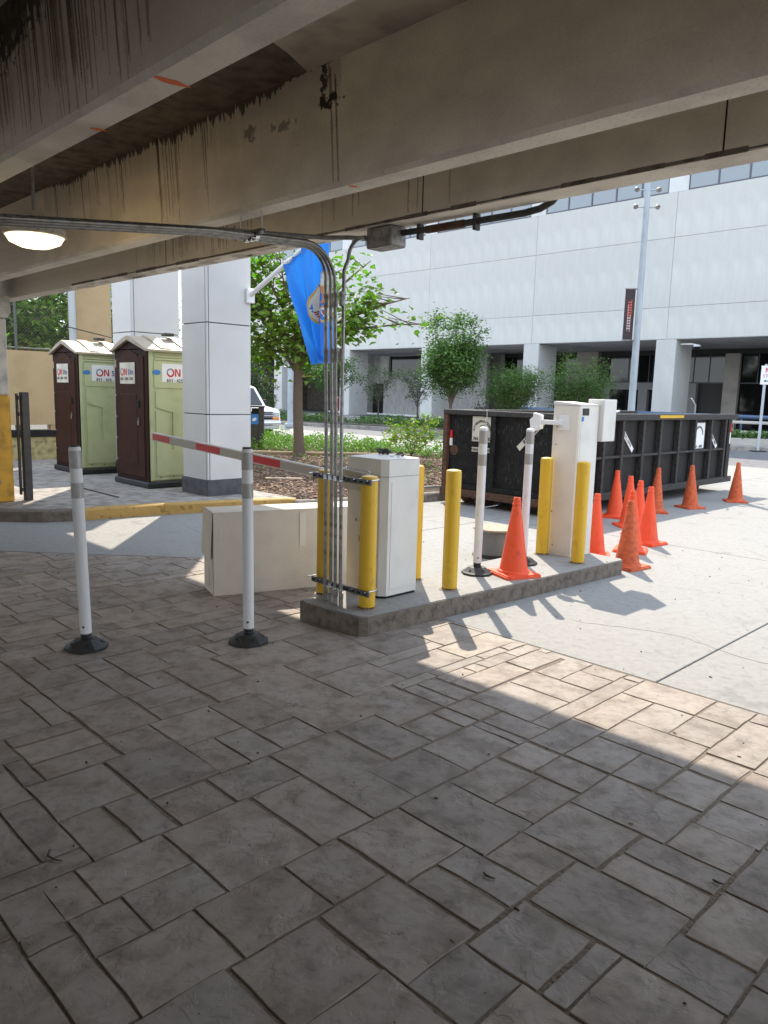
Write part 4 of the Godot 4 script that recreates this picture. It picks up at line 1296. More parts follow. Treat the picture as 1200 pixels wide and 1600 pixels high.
	var rent := part("sign_plate", bx(Vector3.ZERO, Vector3(0.62, 0.085, 0.01), 0.002, Transform3D(Basis(Vector3.BACK, 0.78), Vector3(-6.58, 1.2, -9.54) + o)), mats.sign, t)
	write("RENT ME", 0.06, mats.ink, Transform3D(Basis(Vector3.BACK, 0.78), Vector3(-6.58, 1.2, -9.532) + o), rent)
	# side plates
	var side := Basis(Vector3.UP, PI / 2)
	var p2 := part("sign_plate", sp.call(Vector3(-6.125, 0.885, -14.6), Vector3(-6.115, 1.37, -14.1), 0.002), mats.sign_white, t)
	var xs := -6.112 + o.x
	arc_words("A-1 HAULING & ROLLOFFS", 0.038, 0.165, PI / 2, 0.135, mats.ink, Transform3D(side, Vector3(xs, 1.13, -14.35 + o.z)), p2)
	write("763-", 0.05, mats.ink, Transform3D(side, Vector3(xs, 0.925, -14.25 + o.z)), p2, true, 0.9)
	write("-6992", 0.05, mats.ink, Transform3D(side, Vector3(xs, 0.925, -14.45 + o.z)), p2, true, 0.9)
	var b1 := side * Basis(Vector3.BACK, -0.72)
	var d1 := part("sign_plate", bx(Vector3.ZERO, Vector3(0.55, 0.085, 0.01), 0.002, Transform3D(b1, Vector3(-6.118, 1.11, -11.6) + o)), mats.sign_white, t)
	write("ROLLOFFS", 0.05, mats.ink, Transform3D(b1, Vector3(-6.111, 1.11, -11.6) + o), d1)
	var d2 := part("sign_plate", bx(Vector3.ZERO, Vector3(0.5, 0.085, 0.01), 0.002, Transform3D(b1, Vector3(-6.118, 1.05, -15.02) + o)), mats.sign_white, t)
	write("RENT ME", 0.055, mats.ink, Transform3D(b1, Vector3(-6.111, 1.05, -15.02) + o), d2)
	# red and white reflectors
	part("red_reflector", sp.call(Vector3(-8.155, 1.07, -9.548), Vector3(-8.11, 1.2, -9.52), 0.002), mats.red, t)
	part("white_reflector", sp.call(Vector3(-8.155, 0.95, -9.548), Vector3(-8.11, 1.069, -9.52), 0.002), mats.sign_white, t)
	part("red_reflector", sp.call(Vector3(-6.029, 1.17, -15.64), Vector3(-6.022, 1.36, -15.6)), mats.red, t)
	part("white_reflector", sp.call(Vector3(-6.029, 0.95, -15.64), Vector3(-6.022, 1.169, -15.6)), mats.sign_white, t)
	# rust blooms
	part("rust_patch", lathe(S(), [Vector2(0.001, 0.001), Vector2(0.09, 0.0)], 12, Vector3.ZERO, false, Transform3D(Basis(Vector3.RIGHT, PI / 2), Vector3(-8.08, 0.88, -9.548) + o)), mats.rust, t)
	# load and loose wire
	var b := tag(part("scrap_board", bx(Vector3.ZERO, Vector3(0.5, 0.03, 1.2), 0.004, Transform3D(Basis(Vector3.UP, 0.25) * Basis(Vector3.RIGHT, 0.05), Vector3(-6.45, 1.54, -11.1))), mats.white_smooth), "pale board sticking out over the dumpster's side rail", "board")
	var w := [Vector3(-7.4, 1.55, -9.5), Vector3(-7.36, 1.46, -9.46), Vector3(-7.38, 1.1, -9.455), Vector3(-7.40, 0.95, -9.45), Vector3(-7.36, 0.8, -9.45), Vector3(-7.42, 0.6, -9.44), Vector3(-7.36, 0.4, -9.43), Vector3(-7.4, 0.2, -9.42), Vector3(-7.34, 0.1, -9.38), Vector3(-7.2, 0.06, -9.3), Vector3(-6.95, 0.12, -9.3)]
	var cv := Curve3D.new()
	for i in w.size():
		var tg: Vector3 = (w[mini(i + 1, w.size() - 1)] - w[maxi(i - 1, 0)]) / 6.0
		cv.add_point(w[i], -tg, tg)
	tag(part("loose_wire", tube(S(), Array(cv.tessellate(3)), 0.006, 6), mats.pipe_grey), "thin grey wire dangling from the dumpster's top rail to the ground", "wire")
	var w2 := [Vector3(-6.1, 1.5, -14.05), Vector3(-6.08, 1.7, -14.0), Vector3(-6.1, 1.82, -13.85)]
	tag(part("loose_wire", tube(S(), w2, 0.012, 6), mats.pipe_grey), "short pale cable end sticking up above the dumpster rail", "wire")
	var rail := thing("steel_channel", "bare galvanised steel channel lying by the bed kerb left of the dumpster", "steel channel", Vector3(-8.75, 0.17, -9.3))
	part("web", bx(Vector3.ZERO, Vector3(0.09, 0.05, 1.5), 0.004, Transform3D(Basis(Vector3.UP, -0.14), Vector3.ZERO)), mats.zinc, rail)
	part("lip", bx(Vector3(0.05, 0.03, 0), Vector3(0.02, 0.03, 1.5), 0.003, Transform3D(Basis(Vector3.UP, -0.14), Vector3.ZERO)), mats.zinc, rail)

# joints traced where the paving is near
func traced_slabs() -> void:
	slab(-5.53, -5.14, -2.77, -2.42)
	slab(-5.13, -4.91, -2.67, -2.42)
	slab(-4.96, -4.64, -1.71, -1.54)
	slab(-4.64, -4.21, -2.32, -2.04)
	slab(-4.21, -3.79, -2.57, -2.23)
	slab(-3.96, -3.72, -2.22, -1.87)
	slab(-3.96, -3.54, -1.86, -1.54)
	slab(-3.79, -2.84, -2.85, -2.42)
	slab(-3.79, -3.54, -2.50, -2.23)
	slab(-3.72, -3.54, -2.22, -1.87)
	slab(-3.71, -3.49, -1.53, -1.17)
	slab(-3.54, -3.11, -2.50, -2.15)
	slab(-3.54, -3.18, -2.15, -1.79)
	slab(-3.54, -3.29, -1.79, -1.54)
	slab(-3.29, -2.93, -1.43, -1.08)
	slab(-3.18, -2.84, -2.15, -1.96)
	slab(-3.18, -2.84, -1.96, -1.79)
	slab(-3.10, -2.66, -3.14, -2.77)
	slab(-3.10, -2.84, -2.42, -2.15)
	slab(-3.00, -2.66, -3.44, -3.28)
	slab(-3.00, -2.66, -3.27, -3.15)
	slab(-2.93, -2.58, -1.43, -1.27)
	slab(-2.93, -2.58, -1.26, -1.08)
	slab(-2.88, -2.66, -4.01, -3.45)
	slab(-2.84, -2.41, -2.77, -2.48)
	slab(-2.84, -2.09, -2.47, -2.06)
	slab(-2.84, -2.58, -2.05, -1.71)
	slab(-2.84, -2.58, -1.70, -1.44)
	slab(-2.79, -2.46, -4.44, -4.37)
	slab(-2.65, -2.21, -4.01, -3.75)
	slab(-2.65, -2.21, -3.75, -3.35)
	slab(-2.65, -2.41, -3.35, -3.15)
	slab(-2.65, -2.41, -3.14, -3.03)
	slab(-2.65, -2.41, -3.02, -2.77)
	slab(-2.58, -2.09, -2.05, -1.77)
	slab(-2.58, -2.09, -1.76, -1.35)
	slab(-2.58, -2.33, -1.35, -1.00)
	slab(-2.58, -2.33, -1.00, -0.87)
	slab(-2.58, -2.33, -0.88, -0.72)
	slab(-2.46, -2.21, -4.44, -4.26)
	slab(-2.46, -2.21, -4.26, -4.01)
	slab(-2.40, -2.09, -3.35, -3.16)
	slab(-2.40, -2.09, -3.15, -3.08)
	slab(-2.40, -2.09, -3.08, -2.67)
	slab(-2.40, -2.09, -2.67, -2.31)
	slab(-2.33, -2.10, -1.35, -1.06)
	slab(-2.33, -2.10, -1.06, -0.87)
	slab(-2.21, -2.09, -4.44, -4.36)
	slab(-2.21, -2.09, -4.35, -3.35)
	slab(-2.10, -1.79, -1.58, -1.21)
	slab(-2.10, -1.79, -1.21, -0.87)
	slab(-2.09, -1.64, -4.44, -4.13)
	slab(-2.09, -1.88, -4.13, -3.58)
	slab(-2.09, -1.88, -3.58, -3.15)
	slab(-2.09, -1.88, -3.14, -2.89)
	slab(-2.09, -1.83, -2.88, -2.52)
	slab(-2.09, -1.62, -2.52, -2.19)
	slab(-2.09, -1.71, -2.19, -1.85)
	slab(-2.09, -1.79, -1.84, -1.58)
	slab(-1.88, -1.64, -4.13, -3.79)
	slab(-1.88, -1.41, -3.79, -3.48)
	slab(-1.88, -1.62, -3.47, -3.15)
	slab(-1.88, -1.62, -3.14, -2.89)
	slab(-1.83, -1.62, -2.88, -2.52)
	slab(-1.79, -1.37, -1.84, -1.50)
	slab(-1.79, -1.46, -1.49, -1.15)
	slab(-1.71, -1.37, -2.19, -2.02)
	slab(-1.71, -1.37, -2.01, -1.85)
	slab(-1.64, -1.41, -4.44, -4.13)
	slab(-1.64, -1.41, -4.13, -3.79)
	slab(-1.62, -1.41, -3.47, -3.15)
	slab(-1.62, -1.18, -3.14, -2.79)
	slab(-1.62, -1.28, -2.79, -2.44)
	slab(-1.62, -1.37, -2.44, -2.19)
	slab(-1.40, -1.18, -3.71, -3.48)
	slab(-1.40, -1.18, -3.47, -3.15)
	slab(-1.36, -0.91, -2.44, -2.10)
	slab(-1.36, -1.09, -2.09, -1.77)
	slab(-1.27, -0.91, -2.79, -2.62)
	slab(-1.27, -0.91, -2.61, -2.44)
	slab(-1.18, -0.91, -3.04, -2.79)
	slab(-0.92, -0.66, -2.34, -2.10)

# ---------------------------------------------------------------- toilets, pillars, wall and fence at the left
func toilet(label: String, at: Vector3, turn: float) -> Node3D:
	# origin: ground point of the corner between door side (+z) and lettered side (+x)
	var t := thing("portable_toilet", label, "portable toilet", at, turn, "portable toilets")
	var w := 1.13
	var h := 2.12
	part("skid", span(Vector3(-w - 0.05, 0.0, -w - 0.03), Vector3(0.04, 0.10, 0.05), 0.02), mats.rubber, t)
	# body, lettered wall with recessed panels
	var b := S()
	box(b, Vector3(-w / 2, 0.10 + h / 2, -w / 2), Vector3(w - 0.02, h, w - 0.02), 0.03)
	part("body", b, mats.lime, t)
	var fr := 0.006
	for z in [[-0.07, -0.012], [-w + 0.02, -w + 0.08]]:
		part("corner_post", span(Vector3(-0.02, 0.12, z[0]), Vector3(0.012, 0.10 + h, z[1]), 0.008), mats.lime, t)
	part("lower_panel", prism(S(), P2([0.12, 0.2, 1.0, 0.2, 1.0, 1.55, 0.12, 1.55, 0.12, 1.3, 0.42, 1.22, 0.42, 0.62, 0.36, 0.62, 0.36, 1.16, 0.12, 1.24]), 0.0, 0.022, Transform3D(Basis(Vector3(0, 0, -1), Vector3(0, 1, 0), Vector3(1, 0, 0)), Vector3(-0.012, 0, 0))), mats.lime, t)
	part("sign_recess", span(Vector3(-0.012, 1.60, -w + 0.1), Vector3(0.004, 2.02, -0.1), 0.006), mats.lime, t)
	for k in 4:
		part("vent_slat", bx(Vector3.ZERO, Vector3(0.008, 0.035, 0.9), 0.003, Transform3D(Basis(Vector3.BACK, 0.5), Vector3(0.002, 2.06 + k * 0.043, -w / 2))), mats.lime, t)
	for k in 4:
		part("rivet", lathe(S(), [Vector2(0.012, 0.0), Vector2(0.001, 0.007)], 8, Vector3.ZERO, false, Transform3D(Basis(Vector3.BACK, -PI / 2), Vector3(-0.009, 0.17, -0.2 - k * 0.23))), mats.brown, t)
	# door side
	part("door_frame", span(Vector3(-w, 0.10, -0.015), Vector3(0.0, 2.22, 0.012), 0.006), mats.brown_dark, t)
	part("gable", prism(S(), P2([-w, 2.2, -w / 2, 2.37, 0.0, 2.2]), -0.03, 0.012), mats.brown_dark, t)
	var d := part("door", span(Vector3(-w + 0.09, 0.16, 0.0), Vector3(-0.1, 2.1, 0.028), 0.01), mats.brown, t)
	part("door_arch", prism(S(), P2([-w + 0.2, 2.0, -w + 0.3, 2.12, -w / 2, 2.2, -0.3, 2.12, -0.2, 2.0]), 0.012, 0.032), mats.brown, t)
	part("door_panel", span(Vector3(-w + 0.2, 0.35, 0.02), Vector3(-0.33, 1.5, 0.034), 0.008), mats.brown, d)
	part("latch", span(Vector3(-0.30, 1.28, 0.02), Vector3(-0.24, 1.40, 0.05), 0.006), mats.slot, d)
	part("padlock", span(Vector3(-0.285, 1.0, 0.03), Vector3(-0.245, 1.08, 0.055), 0.006), mats.steel, d)
	part("hasp", tube(S(), [Vector3(-0.28, 1.08, 0.04), Vector3(-0.275, 1.12, 0.045), Vector3(-0.255, 1.12, 0.045), Vector3(-0.25, 1.08, 0.04)], 0.005, 6), mats.steel, d)
	for y in [0.4, 0.75, 1.1, 1.45]:
		part("hinge", span(Vector3(-w + 0.03, y, 0.008), Vector3(-w + 0.055, y + 0.03, 0.022), 0.003), mats.steel_dull, t)
	part("spring_plate", span(Vector3(-w + 0.05, 1.92, 0.008), Vector3(-w + 0.09, 2.05, 0.03), 0.003), mats.reel_wood, t)
	# roof: translucent ribbed cap with overhang
	var rf := S()
	var prof := P2([-w - 0.06, 2.17, -w - 0.06, 2.205, -w / 2 - 0.16, 2.385, -w / 2, 2.425, -w / 2 + 0.16, 2.385, 0.06, 2.205, 0.06, 2.17, -w / 2, 2.36])
	prism(rf, prof, -w - 0.05, 0.07)
	part("roof", rf, mats.roof_cream, t)
	for z in [-0.3, -0.72]:
		part("roof_rib", prism(S(), P2([-w / 2 - 0.16, 2.38, -w / 2, 2.42, -w / 2 + 0.16, 2.38, 0.03, 2.21, 0.03, 2.235, -w / 2 + 0.17, 2.41, -w / 2, 2.45, -w / 2 - 0.17, 2.41]), z - 0.09, z + 0.09), mats.roof_cream, t)
	part("vent_cap", bx(Vector3(-0.45, 2.48, -0.6), Vector3(0.16, 0.05, 0.16), 0.01), mats.steel_dark, t)
	# firm's stickers
	var sx := part("sticker", span(Vector3(0.0035, 1.70, -0.92), Vector3(0.008, 1.99, -0.24), 0.0), mats.sign_white, t)
	var side := Basis(Vector3.UP, PI / 2)
	onsite(sx, Transform3D(side, Vector3(0.0095, 1.85, -0.58)), 0.11)
	var sd := part("sticker", span(Vector3(-w + 0.24, 1.66, 0.0345), Vector3(-w + 0.76, 2.0, 0.038), 0.0), mats.sign, d)
	onsite(sd, Transform3D(Basis.IDENTITY, Vector3(-w + 0.50, 1.85, 0.0395)), 0.098)
	part("blue_sticker", lathe(S(), [Vector2(0.07, 0.0), Vector2(0.06, 0.003), Vector2(0.001, 0.003)], 16, Vector3.ZERO, false, Transform3D(Basis(Vector3.BACK, -PI / 2).scaled(Vector3(1, 0.6, 1)), Vector3(0.004, 1.85, -0.15))), mats.screen_blue, t)
	return t

# round O with a striped blue upper left, then N and Site, number below
func onsite(parent: Node, xf: Transform3D, cap: float) -> void:
	var o := cap * 0.62
	var st := S()
	var n := 28
	var blue := S()
	var cx := -cap * 1.75
	for k in n:
		var a := TAU * k / n
		var b := TAU * (k + 1) / n
		var up := a > 0.9 and a < 3.3
		var use := blue if up else st
		for band in ([[0.72, 0.79], [0.83, 0.90], [0.94, 1.02]] if up else [[0.62, 1.02]]):
			var p := [Vector3(cx + cos(a) * o * band[0], sin(a) * o * band[0], 0), Vector3(cx + cos(a) * o * band[1], sin(a) * o * band[1], 0), Vector3(cx + cos(b) * o * band[1], sin(b) * o * band[1], 0), Vector3(cx + cos(b) * o * band[0], sin(b) * o * band[0], 0)]
			quad(use, xf * p[0], xf * p[3], xf * p[2], xf * p[1])
	part("emblem_ring", st, mats.ink_red, parent)
	part("emblem_stripes", blue, mats.ink_blue, parent)
	write("N", cap * 1.05, mats.ink_red, xf.translated_local(Vector3(-cap * 0.6, 0, 0)), parent)
	write("Site", cap * 0.85, mats.ink_blue, xf.translated_local(Vector3(cap * 1.25, -cap * 0.05, 0)), parent, true, 0.9)
	write("651 - 429 - 3781", cap * 0.46, mats.ink, xf.translated_local(Vector3(-cap * 0.1, -cap * 1.12, 0)), parent, true, 0.98)

func pillar(label: String, at: Vector3, size: Vector2) -> void:
	# origin: the corner turned to us (max x, max z)
	var t := thing("clad_pillar", label, "pillar", at, 0.0, "white panelled pillars")
	part("core", span(Vector3(-size.x + 0.03, 0.0, -size.y + 0.03), Vector3(-0.03, 5.6, -0.03)), mats.panel_gap, t)
	part("plinth", span(Vector3(-size.x - 0.012, 0.0, -size.y - 0.012), Vector3(0.012, 0.24, 0.012), 0.006), mats.plinth, t)
	var rows := [[0.245, 1.225], [1.24, 2.57], [2.585, 3.9], [3.915, 5.6]]
	for r in rows:
		for f in 2:
			part("panel", span(Vector3(-size.x + 0.03, r[0], [-0.03, -size.y][f]), Vector3(-0.045, r[1], [0.0, -size.y + 0.03][f]), 0.003), mats.panel, t)
			part("panel", span(Vector3([-0.03, -size.x][f], r[0], -size.y + 0.025), Vector3([0.0, -size.x + 0.03][f], r[1], -0.045), 0.003), mats.panel, t)
		part("corner_strip", span(Vector3(-0.036, r[0], -0.036), Vector3(-0.001, r[1], -0.001), 0.008), mats.panel, t)

var flag_p0 := Vector3(-9.14, 3.55, -6.85)
var flag_p1 := Vector3(-8.05, 4.02, -6.85)

func cloth(u: float, v: float) -> Vector3:
	var top := flag_p0.lerp(flag_p1, u)
	var low := Vector3(lerpf(-8.27, -8.09, u), lerpf(2.12, 2.22, u), -6.85)
	var bow := sin(v * PI) * (1.0 - u)
	var p := top.lerp(low, v)
	p.x -= 0.05 * bow
	p.z += (0.05 + 0.08 * v) * sin(u * 15.0 + v * 1.6) * minf(1.0, v * 3.0 + 0.15)
	p.z += 0.03 * sin(u * 34.0 - v * 4.0)
	p.y += 0.03 * sin(u * 9.0) * v
	return p

func flag() -> void:
	var t := thing("flag_pole", "white flag pole slanting up from the near white pillar", "flag pole", Vector3(-9.97, 3.17, -6.85))
	var d := (Vector3(-8.73, 3.70, -6.85) - Vector3(-9.97, 3.17, -6.85)).normalized()
	part("pole", tube(S(), [Vector3.ZERO, d * 1.05, d * 1.06, d * 2.3], [0.036, 0.034, 0.027, 0.025], 14), mats.white_paint, t)
	part("collar", tube(S(), [d * 0.95, d * 1.0, d * 1.07], [0.036, 0.04, 0.036], 14), mats.white_paint, t)
	part("wall_socket", bx(Vector3(0.02, 0, 0), Vector3(0.05, 0.22, 0.14), 0.01), mats.white_paint, t)
	var f := thing("flag", "blue state flag with round seal hanging limp from the white pole", "flag", Vector3.ZERO)
	var st := S()
	st.set_smooth_group(1)
	var nu := 44
	var nv := 40
	for i in nu:
		for j in nv:
			var a := cloth(i / float(nu), j / float(nv))
			var b := cloth((i + 1) / float(nu), j / float(nv))
			var c := cloth((i + 1) / float(nu), (j + 1) / float(nv))
			var e := cloth(i / float(nu), (j + 1) / float(nv))
			quad(st, a, b, c, e)
	part("cloth", st, mats.flag, f)
	# seal: rings laid on the cloth, both faces
	var mid := Vector2(0.80, 0.55)
	var rr := Vector2(0.33, 0.205)
	for face in [-1.0, 1.0]:
		for ring in [[1.0, 0.93, "flag_gold", 0.0015], [0.93, 0.52, "flag_white", 0.0015], [0.52, 0.48, "flag_gold", 0.0015], [0.48, 0.0, "flag_tan", 0.0015]]:
			var s := S()
			s.set_smooth_group(1)
			for k in 40:
				for m in 3:
					var q := []
					for c in [[k, m], [k + 1, m], [k + 1, m + 1], [k, m + 1]]:
						var ang: float = TAU * c[0] / 40.0
						var ra: float = lerpf(ring[0], ring[1], c[1] / 3.0)
						var uv := mid + Vector2(cos(ang) * rr.x, sin(ang) * rr.y) * ra
						var p := cloth(minf(uv.x, 0.999), uv.y)
						q.append(p + Vector3(0, 0, face * (ring[3] + 0.002)))
					quad(s, q[0], q[1], q[2], q[3])
			part("seal_ring", s, mats[ring[2]], f)
		# name round the lower half, star and figures as red marks
		var word := "MINNESOTA"
		var s := S()
		for i in word.length():
			var tm := letters(word[i], 0.10, true, 0.001)
			var arr := tm.get_mesh_arrays()
			var vs: PackedVector3Array = arr[Mesh.ARRAY_VERTEX]
			var ix = arr[Mesh.ARRAY_INDEX]
			var ang := PI - 0.32 - i * 0.31
			for n in ix:
				var v := vs[n]
				var ra := 0.73 - v.y * 2.3
				var th := ang - v.x * 2.6
				var uv := mid + Vector2(cos(th) * rr.x, sin(th) * rr.y) * (1.46 - ra if false else 0.73 - v.y * 2.3)
				s.add_vertex(cloth(clampf(uv.x, 0.0, 0.999), uv.y) + Vector3(0, 0, face * 0.0055))
		part("lettering", s, mats.flag_red, f)

func left_wall() -> void:
	var xw := -17.0
	var w := thing("boundary_wall", "tan rendered boundary wall with a slot opening, behind the portable toilets", "wall", Vector3(xw, 0.1, -6.5))
	part("lower_wall", span(Vector3(-0.3, -0.1, -3.0), Vector3(0, 0.54, 5.0)), mats.tan_low, w)
	part("dark_cap", span(Vector3(-0.35, 0.54, -3.0), Vector3(0.03, 0.68, 5.0), 0.01), mats.slot, w)
	part("upper_wall", span(Vector3(-0.25, 0.80, -3.0), Vector3(0, 2.36, 5.0)), mats.tan, w)
	for z in [-2.9, -0.2, 2.5]:
		part("pier", span(Vector3(-0.25, 0.68, z), Vector3(-0.02, 0.80, z + 0.2)), mats.tan, w)
	# chain link on top of the wall
	var f := thing("chain_link_fence", "dark chain link fence standing on the tan wall", "fence", Vector3(xw - 0.1, 2.46, -6.5))
	for z in [-0.75, 0.62, 1.95, 3.3]:
		part("fence_post", tube(S(), [Vector3(0, -0.1, z), Vector3(0, 2.3, z)], 0.03, 10), mats.fence, f)
	part("bottom_rail", tube(S(), [Vector3(0, 0.05, -0.75), Vector3(0, 0.05, 4.5)], 0.02, 8), mats.fence, f)
	part("top_rail", tube(S(), [Vector3(0, 2.25, -0.75), Vector3(0, 2.25, 4.5)], 0.02, 8), mats.fence, f)
	var st := S()
	var z := -4.0
	while z < 4.5:
		for dirn in [-1.0, 1.0]:
			var a := Vector3(0.004 * dirn, 0.06, z)
			var b := Vector3(0.004 * dirn, 2.24, z + dirn * 2.18)
			# keep to the panel
			var lo := clampf((-0.75 - a.z) / (b.z - a.z) if dirn > 0 else (4.5 - a.z) / (b.z - a.z), 0, 1)
			var hi := clampf((4.5 - a.z) / (b.z - a.z) if dirn > 0 else (-0.75 - a.z) / (b.z - a.z), 0, 1)
			if hi > lo:
				tube(st, [a.lerp(b, lo), a.lerp(b, hi)], 0.0028, 3, false)
		z += 0.072
	var z2 := 4.5
	while z2 < 7.0:
		var a := Vector3(-0.004, 0.06, z2)
		var b := Vector3(-0.004, 2.24, z2 - 2.18)
		var lo := clampf((4.5 - a.z) / (b.z - a.z), 0, 1)
		tube(st, [a.lerp(b, lo), b], 0.0028, 3, false)
		z2 += 0.072
	var wm := part("wire_mesh", st, mats.fence, f)
	wm.set_meta("kind", "stuff")
	var p := tag(part("downpipe", tube(S(), [Vector3(-16.85, 0.1, -6.98), Vector3(-16.85, 5.6, -6.98)], 0.075, 14), mats.pipe_grey), "light grey round pipe standing beside the tan column", "pipe")
	var c := thing("tan_column", "square tan rendered column behind the left portable toilet", "column", Vector3(-17.0, 0.1, -7.55))
	part("shaft", span(Vector3(-0.35, 0, -0.38), Vector3(0, 5.7, 0.42), 0.01), mats.tan, c)
	part("brown_edge", span(Vector3(-0.34, 0, 0.421), Vector3(-0.02, 5.7, 0.46)), mats.wood, c)
	var r := tag(part("stay_cable", tube(S(), [Vector3(-16.7, 3.0, -6.8), Vector3(-16.6, 2.8, -7.9), Vector3(-16.6, 2.7, -9.0)], 0.012, 6), mats.steel_dark), "dark stay cable crossing in front of the tan column", "cable")
	# gate post next to the yellow column
	var gp := thing("gate_post", "dark brown steel gate post beside the yellow column", "gate post", Vector3(-11.03, 0.147, -3.86))
	part("post", bx(Vector3(0, 0.75, 0), Vector3(0.1, 1.5, 0.1), 0.006), mats.bronze, gp)
	part("stile", bx(Vector3(-0.02, 0.78, 0.09), Vector3(0.04, 1.4, 0.03), 0.004), mats.bronze, gp)
	for y in [0.15, 1.2, 1.42]:
		part("hinge", bx(Vector3(-0.01, y, 0.065), Vector3(0.06, 0.05, 0.05), 0.004), mats.bronze, gp)
	var br := tag(part("floor_track", span(Vector3(-10.6, 0.15, -4.95), Vector3(-11.9, 0.158, -4.99)), mats.steel_dark), "dark steel gate track set in the pavement before the toilets", "gate track")

# ---------------------------------------------------------------- plants
func leaf_mesh(length: float, width: float, fold := 0.25) -> ArrayMesh:
	var st := S()
	var a := Vector3.ZERO
	var tip := Vector3(0, 0, length)
	var l := Vector3(-width / 2, fold * width, length * 0.45)
	var r := Vector3(width / 2, fold * width, length * 0.45)
	tri(st, a, l, tip)
	tri(st, a, tip, r)
	st.generate_normals()
	return st.commit()

func scatter(called: String, mesh: Mesh, mat: Material, places: Array, colors: Array, parent: Node) -> MultiMeshInstance3D:
	var mm := MultiMesh.new()
	mm.transform_format = MultiMesh.TRANSFORM_3D
	mm.use_colors = true
	mm.mesh = mesh
	mm.instance_count = places.size()
	for i in places.size():
		mm.set_instance_transform(i, places[i])
		mm.set_instance_color(i, colors[i])
	var o := MultiMeshInstance3D.new()
	o.name = called if parent else numbered(called)
	o.multimesh = mm
	o.material_override = mat
	o.set_meta("kind", "stuff")
	if parent:
		parent.add_child(o, true)
	else:
		add_child(o)
	return o

func leaf_pose(p: Vector3, r: RandomNumberGenerator, s := 1.0, droop := 0.3) -> Transform3D:
	var yaw := r.randf() * TAU
	var b := Basis(Vector3.UP, yaw) * Basis(Vector3.RIGHT, r.randf_range(-0.7, 0.5) + droop) * Basis(Vector3.BACK, r.randf_range(-0.8, 0.8))
	return Transform3D(b.scaled(Vector3.ONE * s * r.randf_range(0.65, 1.25)), p)

# trunk, limbs that reach for points in the crown, leaf clusters at the twig ends
func tree(called: String, label: String, at: Vector3, o: Dictionary) -> Node3D:
	var r := RandomNumberGenerator.new()
	r.seed = o.seed
	var t := thing(called, label, o.get("cat", "tree"), at, 0.0, o.get("group", ""))
	var h: float = o.fork
	var tr: float = o.trunk
	var bark: Material = o.get("bark", mats.bark)
	var lean: Vector3 = o.get("lean", Vector3.ZERO)
	var tp := []
	var rad := []
	for k in 9:
		var u := k / 8.0
		tp.append(Vector3(sin(u * 5.0 + o.seed) * tr * 0.25, u * h, cos(u * 4.0 + o.seed) * tr * 0.25) + lean * u * u)
		rad.append(tr * (1.25 if k == 0 else lerpf(1.0, 0.72, u)))
	part("trunk", tube(S(), tp, rad, 12), bark, t)
	var top: Vector3 = tp[8]
	var cc: Vector3 = o.center
	var cr: Vector3 = o.radius
	var tips := []
	var twig := S()
	for k in int(o.limbs):
		var g := 0
		var target := Vector3.ZERO
		var a := TAU * (k + r.randf() * 0.6) / float(o.limbs) + float(o.seed)
		var el := r.randf_range(-0.5, 1.0)
		var q := Vector3(cos(a) * cos(el), sin(el), sin(a) * cos(el)) * r.randf_range(0.6, 0.95)
		target = cc + q * cr
		if o.has("targets") and k < o.targets.size():
			target = o.targets[k]
		var start: Vector3 = top.lerp(tp[5], r.randf() * (0.9 if k > 1 else 0.1))
		var mid := start.lerp(target, 0.45) + Vector3(r.randf_range(-0.15, 0.15), 0.12, r.randf_range(-0.15, 0.15)) * cr.x * 0.5
		var m2 := start.lerp(target, 0.75) + Vector3(r.randf_range(-0.1, 0.1), 0.1, r.randf_range(-0.1, 0.1)) * cr.x * 0.5
		var lr := tr * r.randf_range(0.26, 0.46)
		part("limb", tube(S(), [start, start.lerp(mid, 0.5) + Vector3(0, 0.03, 0), mid, m2, target], [lr, lr * 0.8, lr * 0.6, lr * 0.4, lr * 0.15], 8), bark, t)
		var spine := [start.lerp(mid, 0.6), mid, m2, target]
		for s in int(o.subs):
			var u := r.randf_range(0.15, 1.0) * 3.0
			var i := mini(int(u), 2)
			var from: Vector3 = spine[i].lerp(spine[i + 1], u - i)
			var off := Vector3(r.randfn(), r.randfn() * 0.8 + 0.15, r.randfn()).normalized() * r.randf_range(0.25, 0.6) * cr.x * 0.75
			var to := from + off
			var e := (to - cc) / cr
			if e.length() > 1.05:
				to = cc + e.normalized() * cr * 1.02
			tube(twig, [from, from.lerp(to, 0.5) + Vector3(0, r.randf_range(-0.03, 0.05) * cr.x, 0), to], [lr * 0.28, lr * 0.18, 0.003], 5, false)
			tips.append([from, to])
		tips.append([m2, target])
	var tw := part("twigs", twig, bark, t)
	tw.set_meta("kind", "stuff")
	var places := []
	var cols := []
	var per := int(o.leaves / float(tips.size()))
	var spread: float = o.get("spread", 0.16) * cr.x
	for p in tips:
		var tone := r.randf_range(0.7, 1.25)
		var yel := r.randf_range(0.9, 1.12)
		if r.randf() < o.get("gaps", 0.1):
			continue
		for k in per:
			var u := 1.0 - absf(r.randfn()) * 0.35
			var pos: Vector3 = p[0].lerp(p[1], clampf(u, 0.0, 1.1)) + Vector3(r.randfn(), r.randfn() * 0.75, r.randfn()) * spread
			if pos.y < 0.15:
				continue
			places.append(leaf_pose(pos, r, 1.0, o.get("droop", 0.35)))
			var v := tone * r.randf_range(0.8, 1.2)
			cols.append(Color(v * yel, v, v * r.randf_range(0.8, 1.0)))
	scatter("crown", leaf_mesh(o.leaf, o.leaf * o.get("slim", 0.55)), o.mat, places, cols, t)
	return t

